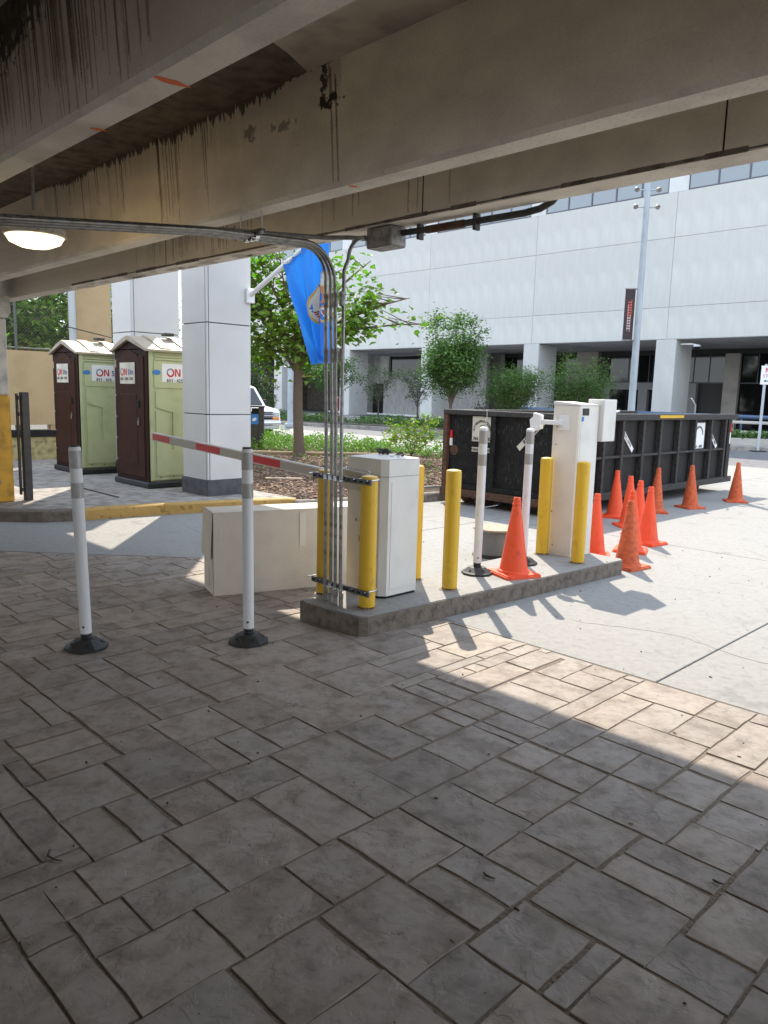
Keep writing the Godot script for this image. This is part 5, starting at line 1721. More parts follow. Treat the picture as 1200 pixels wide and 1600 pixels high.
func ground_cover(called: String, poly: PackedVector2Array, y: float, count: int, height: float, leaf: float, mat: Material, seed_: int) -> void:
	var r := RandomNumberGenerator.new()
	r.seed = seed_
	var n := FastNoiseLite.new()
	n.seed = seed_
	n.frequency = 0.5
	var lo := poly[0]
	var hi := poly[0]
	for p in poly:
		lo = lo.min(p)
		hi = hi.max(p)
	var places := []
	var cols := []
	while places.size() < count:
		var p := Vector2(r.randf_range(lo.x, hi.x), r.randf_range(lo.y, hi.y))
		if not Geometry2D.is_point_in_polygon(p, poly):
			continue
		var d := n.get_noise_2d(p.x, p.y)
		if r.randf() > 0.62 + d * 1.3:
			continue
		var hh := height * clampf(0.7 + d * 1.1, 0.2, 1.5)
		var tone := r.randf_range(0.75, 1.2) * (1.0 + d * 0.3)
		for k in 5:
			var q := Vector3(p.x + r.randfn() * 0.05, y + r.randf() * hh, p.y + r.randfn() * 0.05)
			places.append(leaf_pose(q, r, 1.0, -0.25))
			var v := tone * r.randf_range(0.85, 1.15)
			cols.append(Color(v, v, v * 0.9))
	scatter(called, leaf_mesh(leaf, leaf * 0.5), mat, places, cols, null)

func plants() -> void:
	var bright := leaf_mat(0.16, 0.235, 0.04, 0.75)
	var maple := leaf_mat(0.19, 0.27, 0.045, 0.85)
	var mid := leaf_mat(0.10, 0.17, 0.045, 0.7)
	var deep := leaf_mat(0.035, 0.085, 0.028)
	var sage := leaf_mat(0.085, 0.125, 0.06)
	var yellow := leaf_mat(0.29, 0.33, 0.05, 0.8)
	# the tree in the bed
	tree("bed_tree", "leafy maple like tree with grey brown trunk in the planting bed", Vector3(-15.54, 0.1, -12.17), {"seed": 3, "fork": 2.95, "trunk": 0.14, "limbs": 16, "subs": 11, "center": Vector3(-0.35, 4.1, 0.35), "radius": Vector3(1.95, 1.9, 1.95), "leaves": 5200, "leaf": 0.19, "slim": 0.8, "mat": maple, "spread": 0.12, "gaps": 0.34,
		"targets": [Vector3(2.2, 4.0, -1.7), Vector3(2.3, 3.4, -2.2), Vector3(1.3, 4.9, -1.2), Vector3(-1.9, 2.4, 0.9), Vector3(-0.6, 2.9, 1.0), Vector3(0.5, 2.55, 0.4), Vector3(1.5, 3.3, -0.9), Vector3(-1.3, 4.6, 1.1)]})
	# trees on the far side
	tree("street_tree", "full dark green street tree left of the dumpster's centre, tallest of the row", Vector3(-23.65, 0.14, -27.6), {"seed": 8, "fork": 1.5, "trunk": 0.09, "limbs": 20, "subs": 10, "center": Vector3(0.1, 3.6, 0), "radius": Vector3(1.8, 2.4, 1.7), "leaves": 13500, "leaf": 0.155, "mat": mid, "spread": 0.13, "gaps": 0.05, "group": "small trees across the street"})
	tree("street_tree", "low rounded shrub tree in the middle of the row across the street", Vector3(-21.1, 0.14, -29.1), {"seed": 14, "fork": 0.6, "trunk": 0.06, "limbs": 17, "subs": 11, "center": Vector3(0, 1.95, 0), "radius": Vector3(1.65, 1.5, 1.5), "leaves": 10500, "leaf": 0.13, "slim": 0.35, "mat": mid, "spread": 0.13, "gaps": 0.08, "group": "small trees across the street"})
	tree("street_tree", "low rounded shrub tree beside the light pole across the street", Vector3(-18.7, 0.14, -30.6), {"seed": 19, "fork": 0.6, "trunk": 0.06, "limbs": 17, "subs": 11, "center": Vector3(0, 2.2, 0), "radius": Vector3(1.75, 1.65, 1.5), "leaves": 10500, "leaf": 0.13, "slim": 0.35, "mat": mid, "spread": 0.13, "gaps": 0.08, "group": "small trees across the street"})
	tree("purple_shrub", "dusky purple shrub below the tallest street tree", Vector3(-22.6, 0.14, -29.3), {"seed": 23, "fork": 0.4, "trunk": 0.04, "limbs": 9, "subs": 8, "center": Vector3(0, 0.9, 0), "radius": Vector3(0.9, 0.75, 0.8), "leaves": 2500, "leaf": 0.12, "mat": leaf_mat(0.10, 0.075, 0.075), "spread": 0.14, "cat": "shrub"})
	tree("young_tree", "thin young tree with sparse crown before the dark doorway", Vector3(-32.0, 0.15, -30.9), {"seed": 31, "fork": 1.25, "trunk": 0.05, "limbs": 11, "subs": 8, "center": Vector3(0, 2.4, 0), "radius": Vector3(1.45, 1.2, 1.3), "leaves": 1500, "leaf": 0.14, "slim": 0.45, "mat": sage, "bark": mats.bark_thin, "spread": 0.10, "gaps": 0.2, "group": "young trees on the far strip"})
	tree("young_tree", "thin young tree leaning before the white fluted column", Vector3(-30.1, 0.15, -32.2), {"seed": 37, "fork": 1.2, "trunk": 0.05, "limbs": 11, "subs": 8, "center": Vector3(0.1, 2.4, 0), "radius": Vector3(1.4, 1.2, 1.3), "leaves": 1900, "leaf": 0.14, "slim": 0.45, "mat": sage, "bark": mats.bark_thin, "spread": 0.10, "gaps": 0.15, "group": "young trees on the far strip"})
	tree("young_tree", "young tree with dense dark crown behind the conduits by the garage entrance", Vector3(-33.0, 0.15, -27.9), {"seed": 41, "fork": 1.6, "trunk": 0.08, "limbs": 13, "subs": 9, "center": Vector3(0.2, 2.75, -0.2), "radius": Vector3(1.9, 1.0, 1.7), "leaves": 4200, "leaf": 0.14, "mat": mid, "bark": mats.bark_thin, "spread": 0.10, "gaps": 0.08, "group": "young trees on the far strip"})
	tree("evergreen", "dark rounded evergreen beside the fence, left of the bed tree", Vector3(-36.3, 0.1, -24.5), {"seed": 43, "fork": 0.5, "trunk": 0.1, "limbs": 20, "subs": 12, "center": Vector3(0, 2.2, 0), "radius": Vector3(1.35, 2.1, 1.3), "leaves": 11000, "leaf": 0.11, "mat": deep, "spread": 0.17, "gaps": 0.0})
	tree("pale_shrub", "thin pale shrub next to the dark evergreen", Vector3(-34.6, 0.1, -25.0), {"seed": 47, "fork": 0.6, "trunk": 0.04, "limbs": 9, "subs": 8, "center": Vector3(0, 1.7, 0), "radius": Vector3(0.6, 1.2, 0.6), "leaves": 1800, "leaf": 0.10, "mat": sage, "bark": mats.bark_thin, "spread": 0.15, "cat": "shrub"})
	# greenery behind the wall
	tree("wall_tree", "sunlit leafy tree seen through the chain link fence", Vector3(-21.5, 0.0, -7.4), {"seed": 53, "fork": 1.2, "trunk": 0.14, "limbs": 20, "subs": 13, "center": Vector3(0, 3.6, 0.2), "radius": Vector3(2.6, 2.9, 3.0), "leaves": 13000, "leaf": 0.2, "mat": bright, "spread": 0.12, "gaps": 0.0, "group": "trees behind the boundary wall"})
	tree("wall_tree", "darker fine leaved tree right of the tan column", Vector3(-26.0, 0.0, -12.3), {"seed": 59, "fork": 1.2, "trunk": 0.16, "limbs": 20, "subs": 12, "center": Vector3(0, 3.2, 0), "radius": Vector3(2.6, 3.4, 2.6), "leaves": 12000, "leaf": 0.15, "mat": leaf_mat(0.07, 0.11, 0.045), "spread": 0.12, "gaps": 0.03, "group": "trees behind the boundary wall"})
	# shrub with yellow green leaves right behind the low cabinet
	tree("yellow_shrub", "sparse yellow green shrub behind the low barrier cabinet", Vector3(-12.3, 0.12, -13.0), {"seed": 61, "fork": 0.25, "trunk": 0.018, "limbs": 9, "subs": 6, "center": Vector3(0.1, 0.85, 0), "radius": Vector3(0.95, 0.55, 0.8), "leaves": 800, "leaf": 0.12, "slim": 0.55, "mat": yellow, "bark": mats.bark_thin, "spread": 0.08, "gaps": 0.15, "cat": "shrub"})
	# low planting
	var r := RandomNumberGenerator.new()
	ground_cover("ground_cover", P2([-22.5, -12.6, -17.3, -11.6, -14.4, -14.4, -10.8, -15.9, -10.6, -16.25, -22.5, -16.25]), 0.10, 9500, 0.36, 0.10, bright, 71)
	ground_cover("weeds", P2([-17.0, -10.4, -12.0, -8.2, -8.9, -9.4, -9.2, -13.0, -11.0, -15.8, -14.0, -14.2]), 0.10, 900, 0.16, 0.07, bright, 73)
	ground_cover("strip_planting", P2([-39.5, -23.9, -26.9, -26.8, -24.2, -27.4, -24.8, -29.9, -40.0, -26.6]), 0.18, 9000, 0.42, 0.13, mid, 79)
	ground_cover("planter_grass", P2([-14.0, -30.7, -4.0, -33.3, -4.0, -34.0, -14.0, -31.6]), 0.3, 2600, 0.35, 0.16, mid, 83)
	# wood chips over the bed
	r.seed = 97
	var chips := []
	var cols := []
	var area := P2([-9.1, -7.2, -8.85, -8.1, -8.6, -9.7, -8.75, -11.5, -10.3, -16.2, -22.0, -16.2, -22.0, -7.2])
	while chips.size() < 15000:
		var p := Vector2(-9 - absf(r.randfn()) * 5.0, r.randf_range(-16, -7.2))
		if not Geometry2D.is_point_in_polygon(p, area):
			continue
		var b := Basis(Vector3.UP, r.randf() * TAU) * Basis(Vector3.RIGHT, r.randf_range(-0.4, 0.4)) * Basis(Vector3.BACK, r.randf_range(-0.3, 0.3))
		chips.append(Transform3D(b.scaled(Vector3(r.randf_range(0.5, 1.6), 1, r.randf_range(0.6, 1.3))), Vector3(p.x, 0.115 + r.randf() * 0.012, p.y)))
		var v := r.randf_range(0.45, 1.5)
		cols.append(Color(v, v * r.randf_range(0.85, 1.0), v * r.randf_range(0.75, 1.0)))
	var cm := M(L(0.20, 0.14, 0.105), 0.95)
	cm.vertex_color_use_as_albedo = true
	scatter("wood_chips", bx(Vector3.ZERO, Vector3(0.07, 0.009, 0.022)).commit(), cm, chips, cols, null)
	tag(part("edging_timber", tube(S(), [Vector3(-17.6, 0.14, -10.6), Vector3(-15.9, 0.15, -12.05), Vector3(-14.3, 0.15, -14.1), Vector3(-13.8, 0.14, -14.6)], 0.06, 8), mats.wood), "brown round edging timber in the bed at the foot of the tree", "edging timber")
	tag(part("wood_plank", bx(Vector3.ZERO, Vector3(0.7, 0.03, 0.12), 0.004, Transform3D(Basis(Vector3.UP, 0.9), Vector3(-11.4, 0.135, -8.6))), mats.reel_wood), "short weathered plank lying on the wood chips", "plank")
	var root := [Vector3(-14.8, 0.14, -10.6), Vector3(-13.4, 0.15, -10.3), Vector3(-12.4, 0.13, -10.5), Vector3(-11.4, 0.14, -10.2)]
	tag(part("irrigation_hose", tube(S(), root, 0.018, 6), mats.wood), "thin brown hose trailing over the wood chips", "hose")

# ---------------------------------------------------------------- street
func van() -> void:
	# faces +x; origin on the ground under the middle of the front bumper
	var t := thing("parked_van", "white van parked nose towards us behind the pay station", "van", Vector3(-24.75, -0.1, -17.5))
	# side profile, extruded across the width
	var prof := P2([-0.12, 0.35, -0.03, 0.42, -0.02, 0.72, -0.06, 1.03, -0.22, 1.13, -1.02, 1.24, -1.75, 1.98, -2.2, 2.07, -5.4, 2.07, -5.6, 1.95, -5.65, 0.4, -4.9, 0.35])
	var xf := Transform3D(Basis(Vector3(1, 0, 0), Vector3(0, 1, 0), Vector3(0, 0, 1)), Vector3.ZERO)
	part("body", prism(S(), prof, -0.98, 0.98, xf), mats.van, t)
	part("hood_edge", bx(Vector3(-0.1, 1.05, 0), Vector3(0.1, 0.05, 1.7), 0.02), mats.van, t)
	part("windshield", prism(S(), P2([-1.06, 1.29, -1.70, 1.94, -1.72, 1.92, -1.07, 1.25]), -0.84, 0.84, Transform3D(Basis.IDENTITY, Vector3(0.025, 0.01, 0))), mats.glass_dark, t)
	for s in [-1.0, 1.0]:
		part("side_window", prism(S(), P2([-1.45, 1.32, -1.95, 1.85, -2.7, 1.85, -2.7, 1.3]), 0.0, 0.004, Transform3D(Basis.IDENTITY, Vector3(0, 0, s * 0.983))), mats.glass_dark, t)
		part("headlight", bx(Vector3(-0.035, 0.93, s * 0.78), Vector3(0.06, 0.17, 0.28), 0.02), mats.lamp_clear, t)
		part("turn_signal", bx(Vector3(-0.02, 0.77, s * 0.76), Vector3(0.05, 0.10, 0.32), 0.015), mats.amber, t)
		part("mirror", bx(Vector3(-1.35, 1.38, s * 1.12), Vector3(0.12, 0.26, 0.22), 0.03), mats.rubber, t)
	part("grille", bx(Vector3(-0.03, 0.88, 0), Vector3(0.05, 0.30, 1.22), 0.01), mats.slot, t)
	for y in [0.83, 0.98]:
		part("grille_bar", bx(Vector3(-0.005, y, 0), Vector3(0.03, 0.02, 1.2), 0.005), mats.chrome, t)
	part("grille_bar", bx(Vector3(0.0, 0.89, 0), Vector3(0.035, 0.05, 1.24), 0.008), mats.chrome, t)
	part("emblem", prism(S(), P2([-0.12, -0.02, -0.05, -0.02, -0.035, -0.045, 0.035, -0.045, 0.05, -0.02, 0.12, -0.02, 0.10, 0.02, 0.05, 0.02, 0.035, 0.045, -0.035, 0.045, -0.05, 0.02, -0.10, 0.02]), 0.0, 0.012, Transform3D(Basis(Vector3.UP, PI / 2), Vector3(0.018, 0.89, 0))), mats.yellow_bar, t)
	part("bumper", bx(Vector3(0.03, 0.58, 0), Vector3(0.16, 0.16, 1.96), 0.05), mats.chrome, t)
	part("valance", bx(Vector3(-0.03, 0.44, 0), Vector3(0.12, 0.16, 1.8), 0.03), mats.pipe_grey, t)
	part("licence_plate", bx(Vector3(0.116, 0.5, 0.1), Vector3(0.006, 0.12, 0.28), 0.002), mats.sign_white, t)
	for x in [-0.85, -4.5]:
		for s in [-1.0, 1.0]:
			var w := part("wheel", tube(S(), [Vector3(x, 0.36, s * 0.74), Vector3(x, 0.36, s * 0.99)], 0.36, 20), mats.tyre, t)
			part("rim", tube(S(), [Vector3(x, 0.36, s * 0.95), Vector3(x, 0.36, s * 0.995)], 0.2, 16), mats.chrome, w)
	part("wheel_well", bx(Vector3(-0.85, 0.42, 0), Vector3(0.95, 0.5, 1.9), 0.1), mats.slot, t)

func street_things() -> void:
	var p := thing("pay_station", "dark pay station post with a blue sign, left of the bed tree", "pay station", Vector3(-18.2, 0.1, -12.75), PI / 4)
	part("post", bx(Vector3(0.13, 0.6, 0), Vector3(0.14, 1.2, 0.16), 0.01), mats.bronze, p)
	part("post", bx(Vector3(-0.2, 0.6, 0), Vector3(0.05, 1.2, 0.16), 0.01), mats.bronze, p)
	part("backing", bx(Vector3(-0.03, 0.35, 0), Vector3(0.3, 0.7, 0.1), 0.005), mats.bronze, p)
	part("hood", bx(Vector3(-0.01, 1.2, 0), Vector3(0.46, 0.05, 0.2), 0.01), mats.bronze, p)
	part("screen", bx(Vector3(-0.05, 1.08, 0), Vector3(0.2, 0.16, 0.04)), mats.slot, p)
	part("blue_sign", bx(Vector3(-0.05, 0.84, 0.03), Vector3(0.24, 0.28, 0.05), 0.003), mats.screen_blue, p)
	part("sign_mark", prism(S(), P2([-0.08, -0.04, 0.0, -0.04, 0.06, 0.03, 0.0, 0.06, -0.06, 0.02]), 0.0, 0.002, Transform3D(Basis.IDENTITY, Vector3(-0.05, 0.83, 0.056))), mats.sign_white, p)
	van()
	# tall light pole with banner
	var lp := thing("light_pole", "tall blue grey light pole with floodlights and a banner arm", "light pole", Vector3(-9.29, -0.01, -17.71))
	part("shaft", tube(S(), [Vector3.ZERO, Vector3(0, 3, 0), Vector3(0, 9.5, 0)], [0.09, 0.082, 0.058], 16), mats.pole, lp)
	part("base_cover", lathe(S(), [Vector2(0.2, 0.0), Vector2(0.2, 0.12), Vector2(0.14, 0.2)], 16), mats.pole, lp)
	var rt := Vector3(0.72, 0, -0.69)
	for y in [6.33, 6.72]:
		part("cross_arm", tube(S(), [Vector3(0, y, 0) - rt * 0.22, Vector3(0, y, 0) + rt * 0.22], 0.015, 6), mats.pole, lp)
		for s in [-1.0, 1.0]:
			var c: Vector3 = Vector3(0, y + 0.02, 0) + rt * 0.26 * s
			part("floodlight", lathe(S(), [Vector2(0.001, 0.06), Vector2(0.035, 0.05), Vector2(0.055, 0.0), Vector2(0.06, -0.035), Vector2(0.001, -0.035)], 12, Vector3.ZERO, false, Transform3D(Basis(Vector3.UP, 0.8) * Basis(Vector3.RIGHT, -0.9), c)), mats.steel_dull, lp)
	for y in [3.22, 4.44]:
		part("banner_arm", tube(S(), [Vector3(0, y, 0), Vector3(0, y, 0) - rt * 0.36], 0.018, 6), mats.steel_dull, lp)
	var b := thing("banner", "narrow dark banner with red vertical lettering on the light pole", "banner", Vector3(-9.29, -0.01, -17.71) - rt * 0.23, PI / 4)
	part("cloth", bx(Vector3(0, 3.83, 0), Vector3(0.24, 1.2, 0.012), 0.0), mats.banner, b)
	var bb := Basis.IDENTITY
	for k in 11:
		var y := 4.12 - k * 0.062
		part("print_stroke", bx(Vector3(0.0, y, 0.0075), Vector3(0.085, 0.03, 0.002), 0.0, Transform3D(bb, Vector3.ZERO)), mats.banner_print if k < 6 else mats.banner_pale, b)
	part("print_stroke", bx(Vector3(0.045, 3.98, 0.0076), Vector3(0.014, 0.42, 0.002), 0.0, Transform3D(bb, Vector3.ZERO)), mats.banner_print, b)
	part("print_stroke", bx(Vector3(0.03, 3.62, 0.0078), Vector3(0.012, 0.4, 0.002), 0.0, Transform3D(bb, Vector3.ZERO)), mats.banner_pale, b)
	part("print_stroke", bx(Vector3(-0.03, 3.75, 0.0078), Vector3(0.012, 0.62, 0.002), 0.0, Transform3D(bb, Vector3.ZERO)), mats.banner_pale, b)
	# no stopping sign at the far kerb
	var s := thing("no_stopping_sign", "white no stopping sign on a thin post at the far kerb", "road sign", Vector3(-10.4, 0.0, -29.95), PI / 4)
	part("post", tube(S(), [Vector3(-0.1, 0.0, 0), Vector3(-0.1, 3.2, 0)], 0.05, 10), mats.pipe_grey, s)
	part("foot", bx(Vector3(-0.1, 0.02, 0), Vector3(0.5, 0.03, 0.3), 0.01), mats.steel_dark, s)
	var pl := part("plate", bx(Vector3(0.18, 2.80, 0.06), Vector3(0.95, 0.68, 0.01), 0.003), mats.sign_white, s)
	write("NO", 0.17, mats.ink_red, Transform3D(Basis.IDENTITY, Vector3(0.02, 2.98, 0.067)), pl)
	write("STOPPING", 0.11, mats.ink_red, Transform3D(Basis.IDENTITY, Vector3(0.14, 2.77, 0.067)), pl, false)
	part("arrow", prism(S(), P2([-0.2, 0.0, -0.12, 0.05, -0.12, 0.015, 0.12, 0.015, 0.12, 0.05, 0.2, 0.0, 0.12, -0.05, 0.12, -0.015, -0.12, -0.015, -0.12, -0.05]), 0.0, 0.003, Transform3D(Basis.IDENTITY, Vector3(0.02, 2.59, 0.0655))), mats.ink, pl)
	# planter wall, bench and blue railing at the right
	var w := thing("planter_wall", "low pale concrete planter wall along the far pavement at right", "planter", Vector3(-9.0, 0.14, -32.0))
	var px := Transform3D(Basis(Vector3.UP, 0.25), Vector3.ZERO)
	part("front", bx(Vector3(0, 0.12, 0), Vector3(11, 0.26, 0.2), 0.01, px), mats.beige_pier, w)
	part("back", bx(Vector3(0.2, 0.25, -1.4), Vector3(11, 0.5, 0.25), 0.01, px), mats.beige_pier, w)
	part("soil", bx(Vector3(0, 0.1, -0.7), Vector3(10.8, 0.14, 1.2), 0.0, px), mats.earth, w)
	var bn := thing("bench", "grey slab bench behind the planter at right", "bench", Vector3(-12.4, 0.14, -34.6), 0.25)
	part("seat", bx(Vector3(0, 0.8, 0), Vector3(2.6, 0.12, 0.5), 0.02), mats.beige_pier, bn)
	for x in [-1.0, 1.0]:
		part("leg", bx(Vector3(x, 0.37, 0), Vector3(0.3, 0.74, 0.45), 0.02), mats.grey_frame, bn)
	var rl := thing("blue_railing", "dark blue tubular railing in front of the dark shop windows", "railing", Vector3(-17.0, 0.14, -36.4))
	for y in [0.75, 1.0]:
		part("rail", tube(S(), [Vector3(-9.0, y, 0), Vector3(10, y, 0)], 0.10 if y > 0.9 else 0.04, 10), mats.rail_blue, rl)
	for k in 7:
		part("post", tube(S(), [Vector3(-9.0 + k * 3.1, 0, 0), Vector3(-9.0 + k * 3.1, 1.0, 0)], 0.05, 8), mats.rail_blue, rl)
	# posts near the garage entrance
	var bp := thing("street_post", "pale blue grey post just left of the bed tree's trunk", "post", Vector3(-30.9, 0.0, -23.7))
	part("shaft", tube(S(), [Vector3.ZERO, Vector3(0, 3.9, 0)], 0.17, 14), mats.pole, bp)
	part("cap", lathe(S(), [Vector2(0.17, 3.9), Vector2(0.1, 3.97), Vector2(0.001, 4.0)], 14), mats.pole, bp)
	part("foot", lathe(S(), [Vector2(0.3, 0.0), Vector2(0.3, 0.15), Vector2(0.18, 0.2)], 14), mats.pole, bp)
	var rm := thing("marker_post", "thin red marker post glimpsed between the conduits", "marker post", Vector3(-27.64, 0.15, -23.95))
	part("shaft", tube(S(), [Vector3.ZERO, Vector3(0, 1.35, 0)], 0.06, 8), mats.red, rm)
	part("cap", lathe(S(), [Vector2(0.07, 1.35), Vector2(0.07, 1.4), Vector2(0.001, 1.43)], 8), mats.red, rm)
	var fe := thing("iron_fence", "black iron picket fence in front of the dark evergreen", "fence", Vector3(-37.0, 0.1, -23.0), 0.0)
	for y in [0.2, 1.25]:
		part("rail", bx(Vector3(1.0, y, 0), Vector3(5.0, 0.04, 0.03)), mats.slot, fe)
	for k in 34:
		part("picket", bx(Vector3(-1.45 + k * 0.15, 0.72, 0), Vector3(0.022, 1.25, 0.022)), mats.slot, fe)

# ---------------------------------------------------------------- white building across the street
func building() -> void:
	var t := thing("office_building", "large white fluted concrete building with open ground floor across the street", "building", Vector3(-26.5, 0.0, -38.0))
	var o := Vector3(26.5, 0, 38)
	var sp := func(a: Vector3, b: Vector3, bev := 0.0) -> SurfaceTool: return span(a + o, b + o, bev)
	var pitch := 8.25
	var x0 := -26.55 - 4 * pitch
	var n := 9
	var zf := -38.0
	# carcass behind the panels
	part("carcass", sp.call(Vector3(x0 - 0.5, 4.95, zf - 14), Vector3(x0 + n * pitch, 21.0, zf - 0.12)), mats.groove, t)
	part("soffit", sp.call(Vector3(x0 - 0.5, 4.88, zf - 9), Vector3(x0 + n * pitch, 4.95, zf - 0.02)), mats.soffit, t)
	var rows := [[4.9, 6.478], [6.492, 9.878], [9.892, 12.05]]
	var rr := RandomNumberGenerator.new()
	rr.seed = 6
	for i in n:
		var xa := x0 + i * pitch + 0.007
		var xb := x0 + (i + 1) * pitch - 0.007
		for r in rows:
			part("wall_panel", sp.call(Vector3(xa, r[0], zf - 0.12), Vector3(xb, r[1], zf), 0.006), mats.facade[rr.randi() % 4], t)
		part("wall_panel", sp.call(Vector3(xa, 14.6, zf - 0.12), Vector3(xb, 21.0, zf), 0.01), mats.white_wall, t)  # upper wall out of view, height set so its shadow reaches the far kerb
		part("window_pier", sp.call(Vector3(xa - 0.5, 12.06, zf - 0.11), Vector3(xa + 0.5, 14.59, zf - 0.01)), mats.white_smooth, t)
		# strip window: five panes with mullions
		var w0 := xa + 0.5
		var pw := (pitch - 1.03) / 5.0
		var win := part("strip_window", sp.call(Vector3(w0, 12.06, zf - 0.117), Vector3(xb - 0.48, 12.13, zf - 0.03)), mats.mullion, t)
		for k in 5:
			part("pane", sp.call(Vector3(w0 + k * pw + 0.03, 12.13, zf - 0.115), Vector3(w0 + (k + 1) * pw - 0.03, 14.59, zf - 0.075)), mats.glass_strip, win)
		for k in 6:
			part("mullion", sp.call(Vector3(w0 + k * pw - 0.035, 12.13, zf - 0.114), Vector3(w0 + k * pw + 0.035, 14.59, zf - 0.04)), mats.mullion, win)
	# fluted columns of the open ground floor
	for i in n + 1:
		var x := x0 + i * pitch
		part("column", sp.call(Vector3(x - 0.54, 0.1, zf - 1.9), Vector3(x + 0.54, 4.88, zf - 0.001), 0.03), mats.white_wall, t)
	# recessed ground floor, right part: dark glazing between pale piers
	var zb := -46.0
	part("fascia", sp.call(Vector3(-36, 4.6, zb - 0.1), Vector3(14, 4.88, zb + 0.02)), mats.dark_panel, t)
	for xs in [[-25.9, -21.7], [-21.2, -18.35], [-17.5, -14.6], [-13.8, -10.6], [-9.8, -6.4], [-5.6, -2.2], [-1.4, 2.0], [2.8, 6.0]]:
		var w := part("window", sp.call(Vector3(xs[0], 2.95, zb - 0.08), Vector3(xs[1], 4.6, zb - 0.02)), mats.glass_dark, t)
		for f in [0.33, 0.66]:
			var xm: float = lerpf(xs[0], xs[1], f)
			part("mullion", sp.call(Vector3(xm - 0.03, 2.95, zb - 0.03), Vector3(xm + 0.03, 4.6, zb + 0.01)), mats.mullion, w)
		part("sill_bar", sp.call(Vector3(xs[0], 2.88, zb - 0.05), Vector3(xs[1], 2.95, zb + 0.02)), mats.mullion, t)
		part("lower_panel", sp.call(Vector3(xs[0], 0.1, zb - 0.12), Vector3(xs[1], 2.88, zb - 0.04)), mats.glass_dark if xs[0] > -18 else mats.dark_panel, t)
	for x in [-21.45, -17.92, -14.2, -10.2, -6.0, -1.8, 2.4]:
		part("pier", sp.call(Vector3(x - 0.42, 0.1, zb - 0.3), Vector3(x + 0.42, 4.6, zb + 0.25)), mats.beige_pier if x > -20 else mats.dark_panel, t)
	# grey entrance surround left of the first pier
	part("entrance_frame", sp.call(Vector3(-26.0, 2.45, zb - 0.02), Vector3(-19.9, 2.88, zb + 0.3)), mats.grey_frame, t)
	for x in [-26.2, -23.6, -20.5]:
		part("entrance_frame", sp.call(Vector3(x, 0.1, zb - 0.02), Vector3(x + 0.6, 2.45, zb + 0.3)), mats.grey_frame, t)
	for x in [-25.5, -24.5, -22.9, -21.9]:
		part("door_leaf", sp.call(Vector3(x, 0.15, zb - 0.03), Vector3(x + 0.9, 2.44, zb + 0.03)), mats.glass_dark, t)
	part("pier", sp.call(Vector3(-28.2, 0.1, zb - 0.3), Vector3(-26.6, 4.88, zb + 0.3)), mats.beige_pier, t)
	part("window", sp.call(Vector3(-34.5, 0.8, zb - 0.1), Vector3(-28.2, 4.6, zb - 0.02)), mats.glass_dark, t)
	part("recess_wall", sp.call(Vector3(-36.6, 0.1, zb - 0.2), Vector3(-34.4, 4.88, zb + 0.05)), mats.wall_grey, t)
	part("recess_wall", sp.call(Vector3(-26.7, 0.1, zb - 0.2), Vector3(-25.85, 4.88, zb + 0.05)), mats.dark_panel, t)
	# left part: pale walls, dark doorway, louvred opening, garage mouth
	part("recess_wall", sp.call(Vector3(-48.2, 0.1, -44.6), Vector3(-34.6, 4.88, -44.2)), mats.wall_grey, t)
	part("high_window", sp.call(Vector3(-44.4, 3.2, -44.22), Vector3(-40.8, 4.75, -44.15)), mats.glass_dark, t)
	part("pier", sp.call(Vector3(-45.3, 2.9, -44.21), Vector3(-44.42, 4.8, -43.95)), mats.white_smooth, t)
	part("doorway", sp.call(Vector3(-47.7, 0.12, -44.22), Vector3(-45.2, 2.6, -44.16)), mats.slot, t)
	part("recess_wall", sp.call(Vector3(-49.0, 0.1, -44.59), Vector3(-46.4, 4.88, -42.9)), mats.white_smooth, t)
	var board := [[-48.05, 1.4, 0.75, 0.72, "screen_blue"], [-48.05, 2.2, 0.75, 0.1, "ink"], [-47.05, 2.15, 0.5, 0.2, "ink"], [-47.05, 1.65, 0.5, 0.4, "grey_frame"], [-47.35, 0.75, 0.2, 0.5, "ink"], [-46.98, 0.6, 0.42, 0.75, "white_paint"], [-48.0, 0.55, 0.45, 0.15, "screen_blue"], [-48.0, 0.95, 0.45, 0.15, "grey_frame"]]
	for b in board:
		part("notice", sp.call(Vector3(b[0], b[1], -42.9), Vector3(b[0] + b[2], b[1] + b[3], -42.87)), mats[b[4]], t)
	part("garage_opening", sp.call(Vector3(-57.5, 0.1, -46.4), Vector3(-48.9, 4.88, -46.0)), mats.dark_wall, t)
	part("garage_side", sp.call(Vector3(-58.0, 0.1, -46.2), Vector3(-57.4, 4.88, -38.2)), mats.dark_wall, t)
	part("clearance_bar", sp.call(Vector3(-55.5, 3.0, -41.0), Vector3(-50.0, 3.16, -40.9)), mats.yellow_bar, t)
	part("stair_strip", sp.call(Vector3(-49.0, 0.15, -41.5), Vector3(-38.5, 0.28, -41.2)), mats.white_paint, t)
	# side wall closing the left
	part("side_wall", sp.call(Vector3(x0 - 0.6, 0.1, -52), Vector3(x0 - 0.3, 21.0, -38.05)), mats.white_wall, t)
	part("back_wall", sp.call(Vector3(x0, 0.1, -52), Vector3(x0 + n * pitch, 4.88, -51.6)), mats.dark_wall, t)
	var cam_ := tag(thing("security_camera", "", "security camera", Vector3(-17.0, 4.55, -38.4)), "white dome security camera on the column beside the soffit", "security camera")
	part("arm", tube(S(), [Vector3(-0.7, 0.1, 0), Vector3(-0.2, 0.1, 0), Vector3(0.1, 0.05, 0)], 0.05, 8), mats.white_paint, cam_)
	part("dome_cap", lathe(S(), [Vector2(0.001, 0.08), Vector2(0.12, 0.06), Vector2(0.2, -0.04)], 14, Vector3(0.15, 0, 0)), mats.white_paint, cam_)
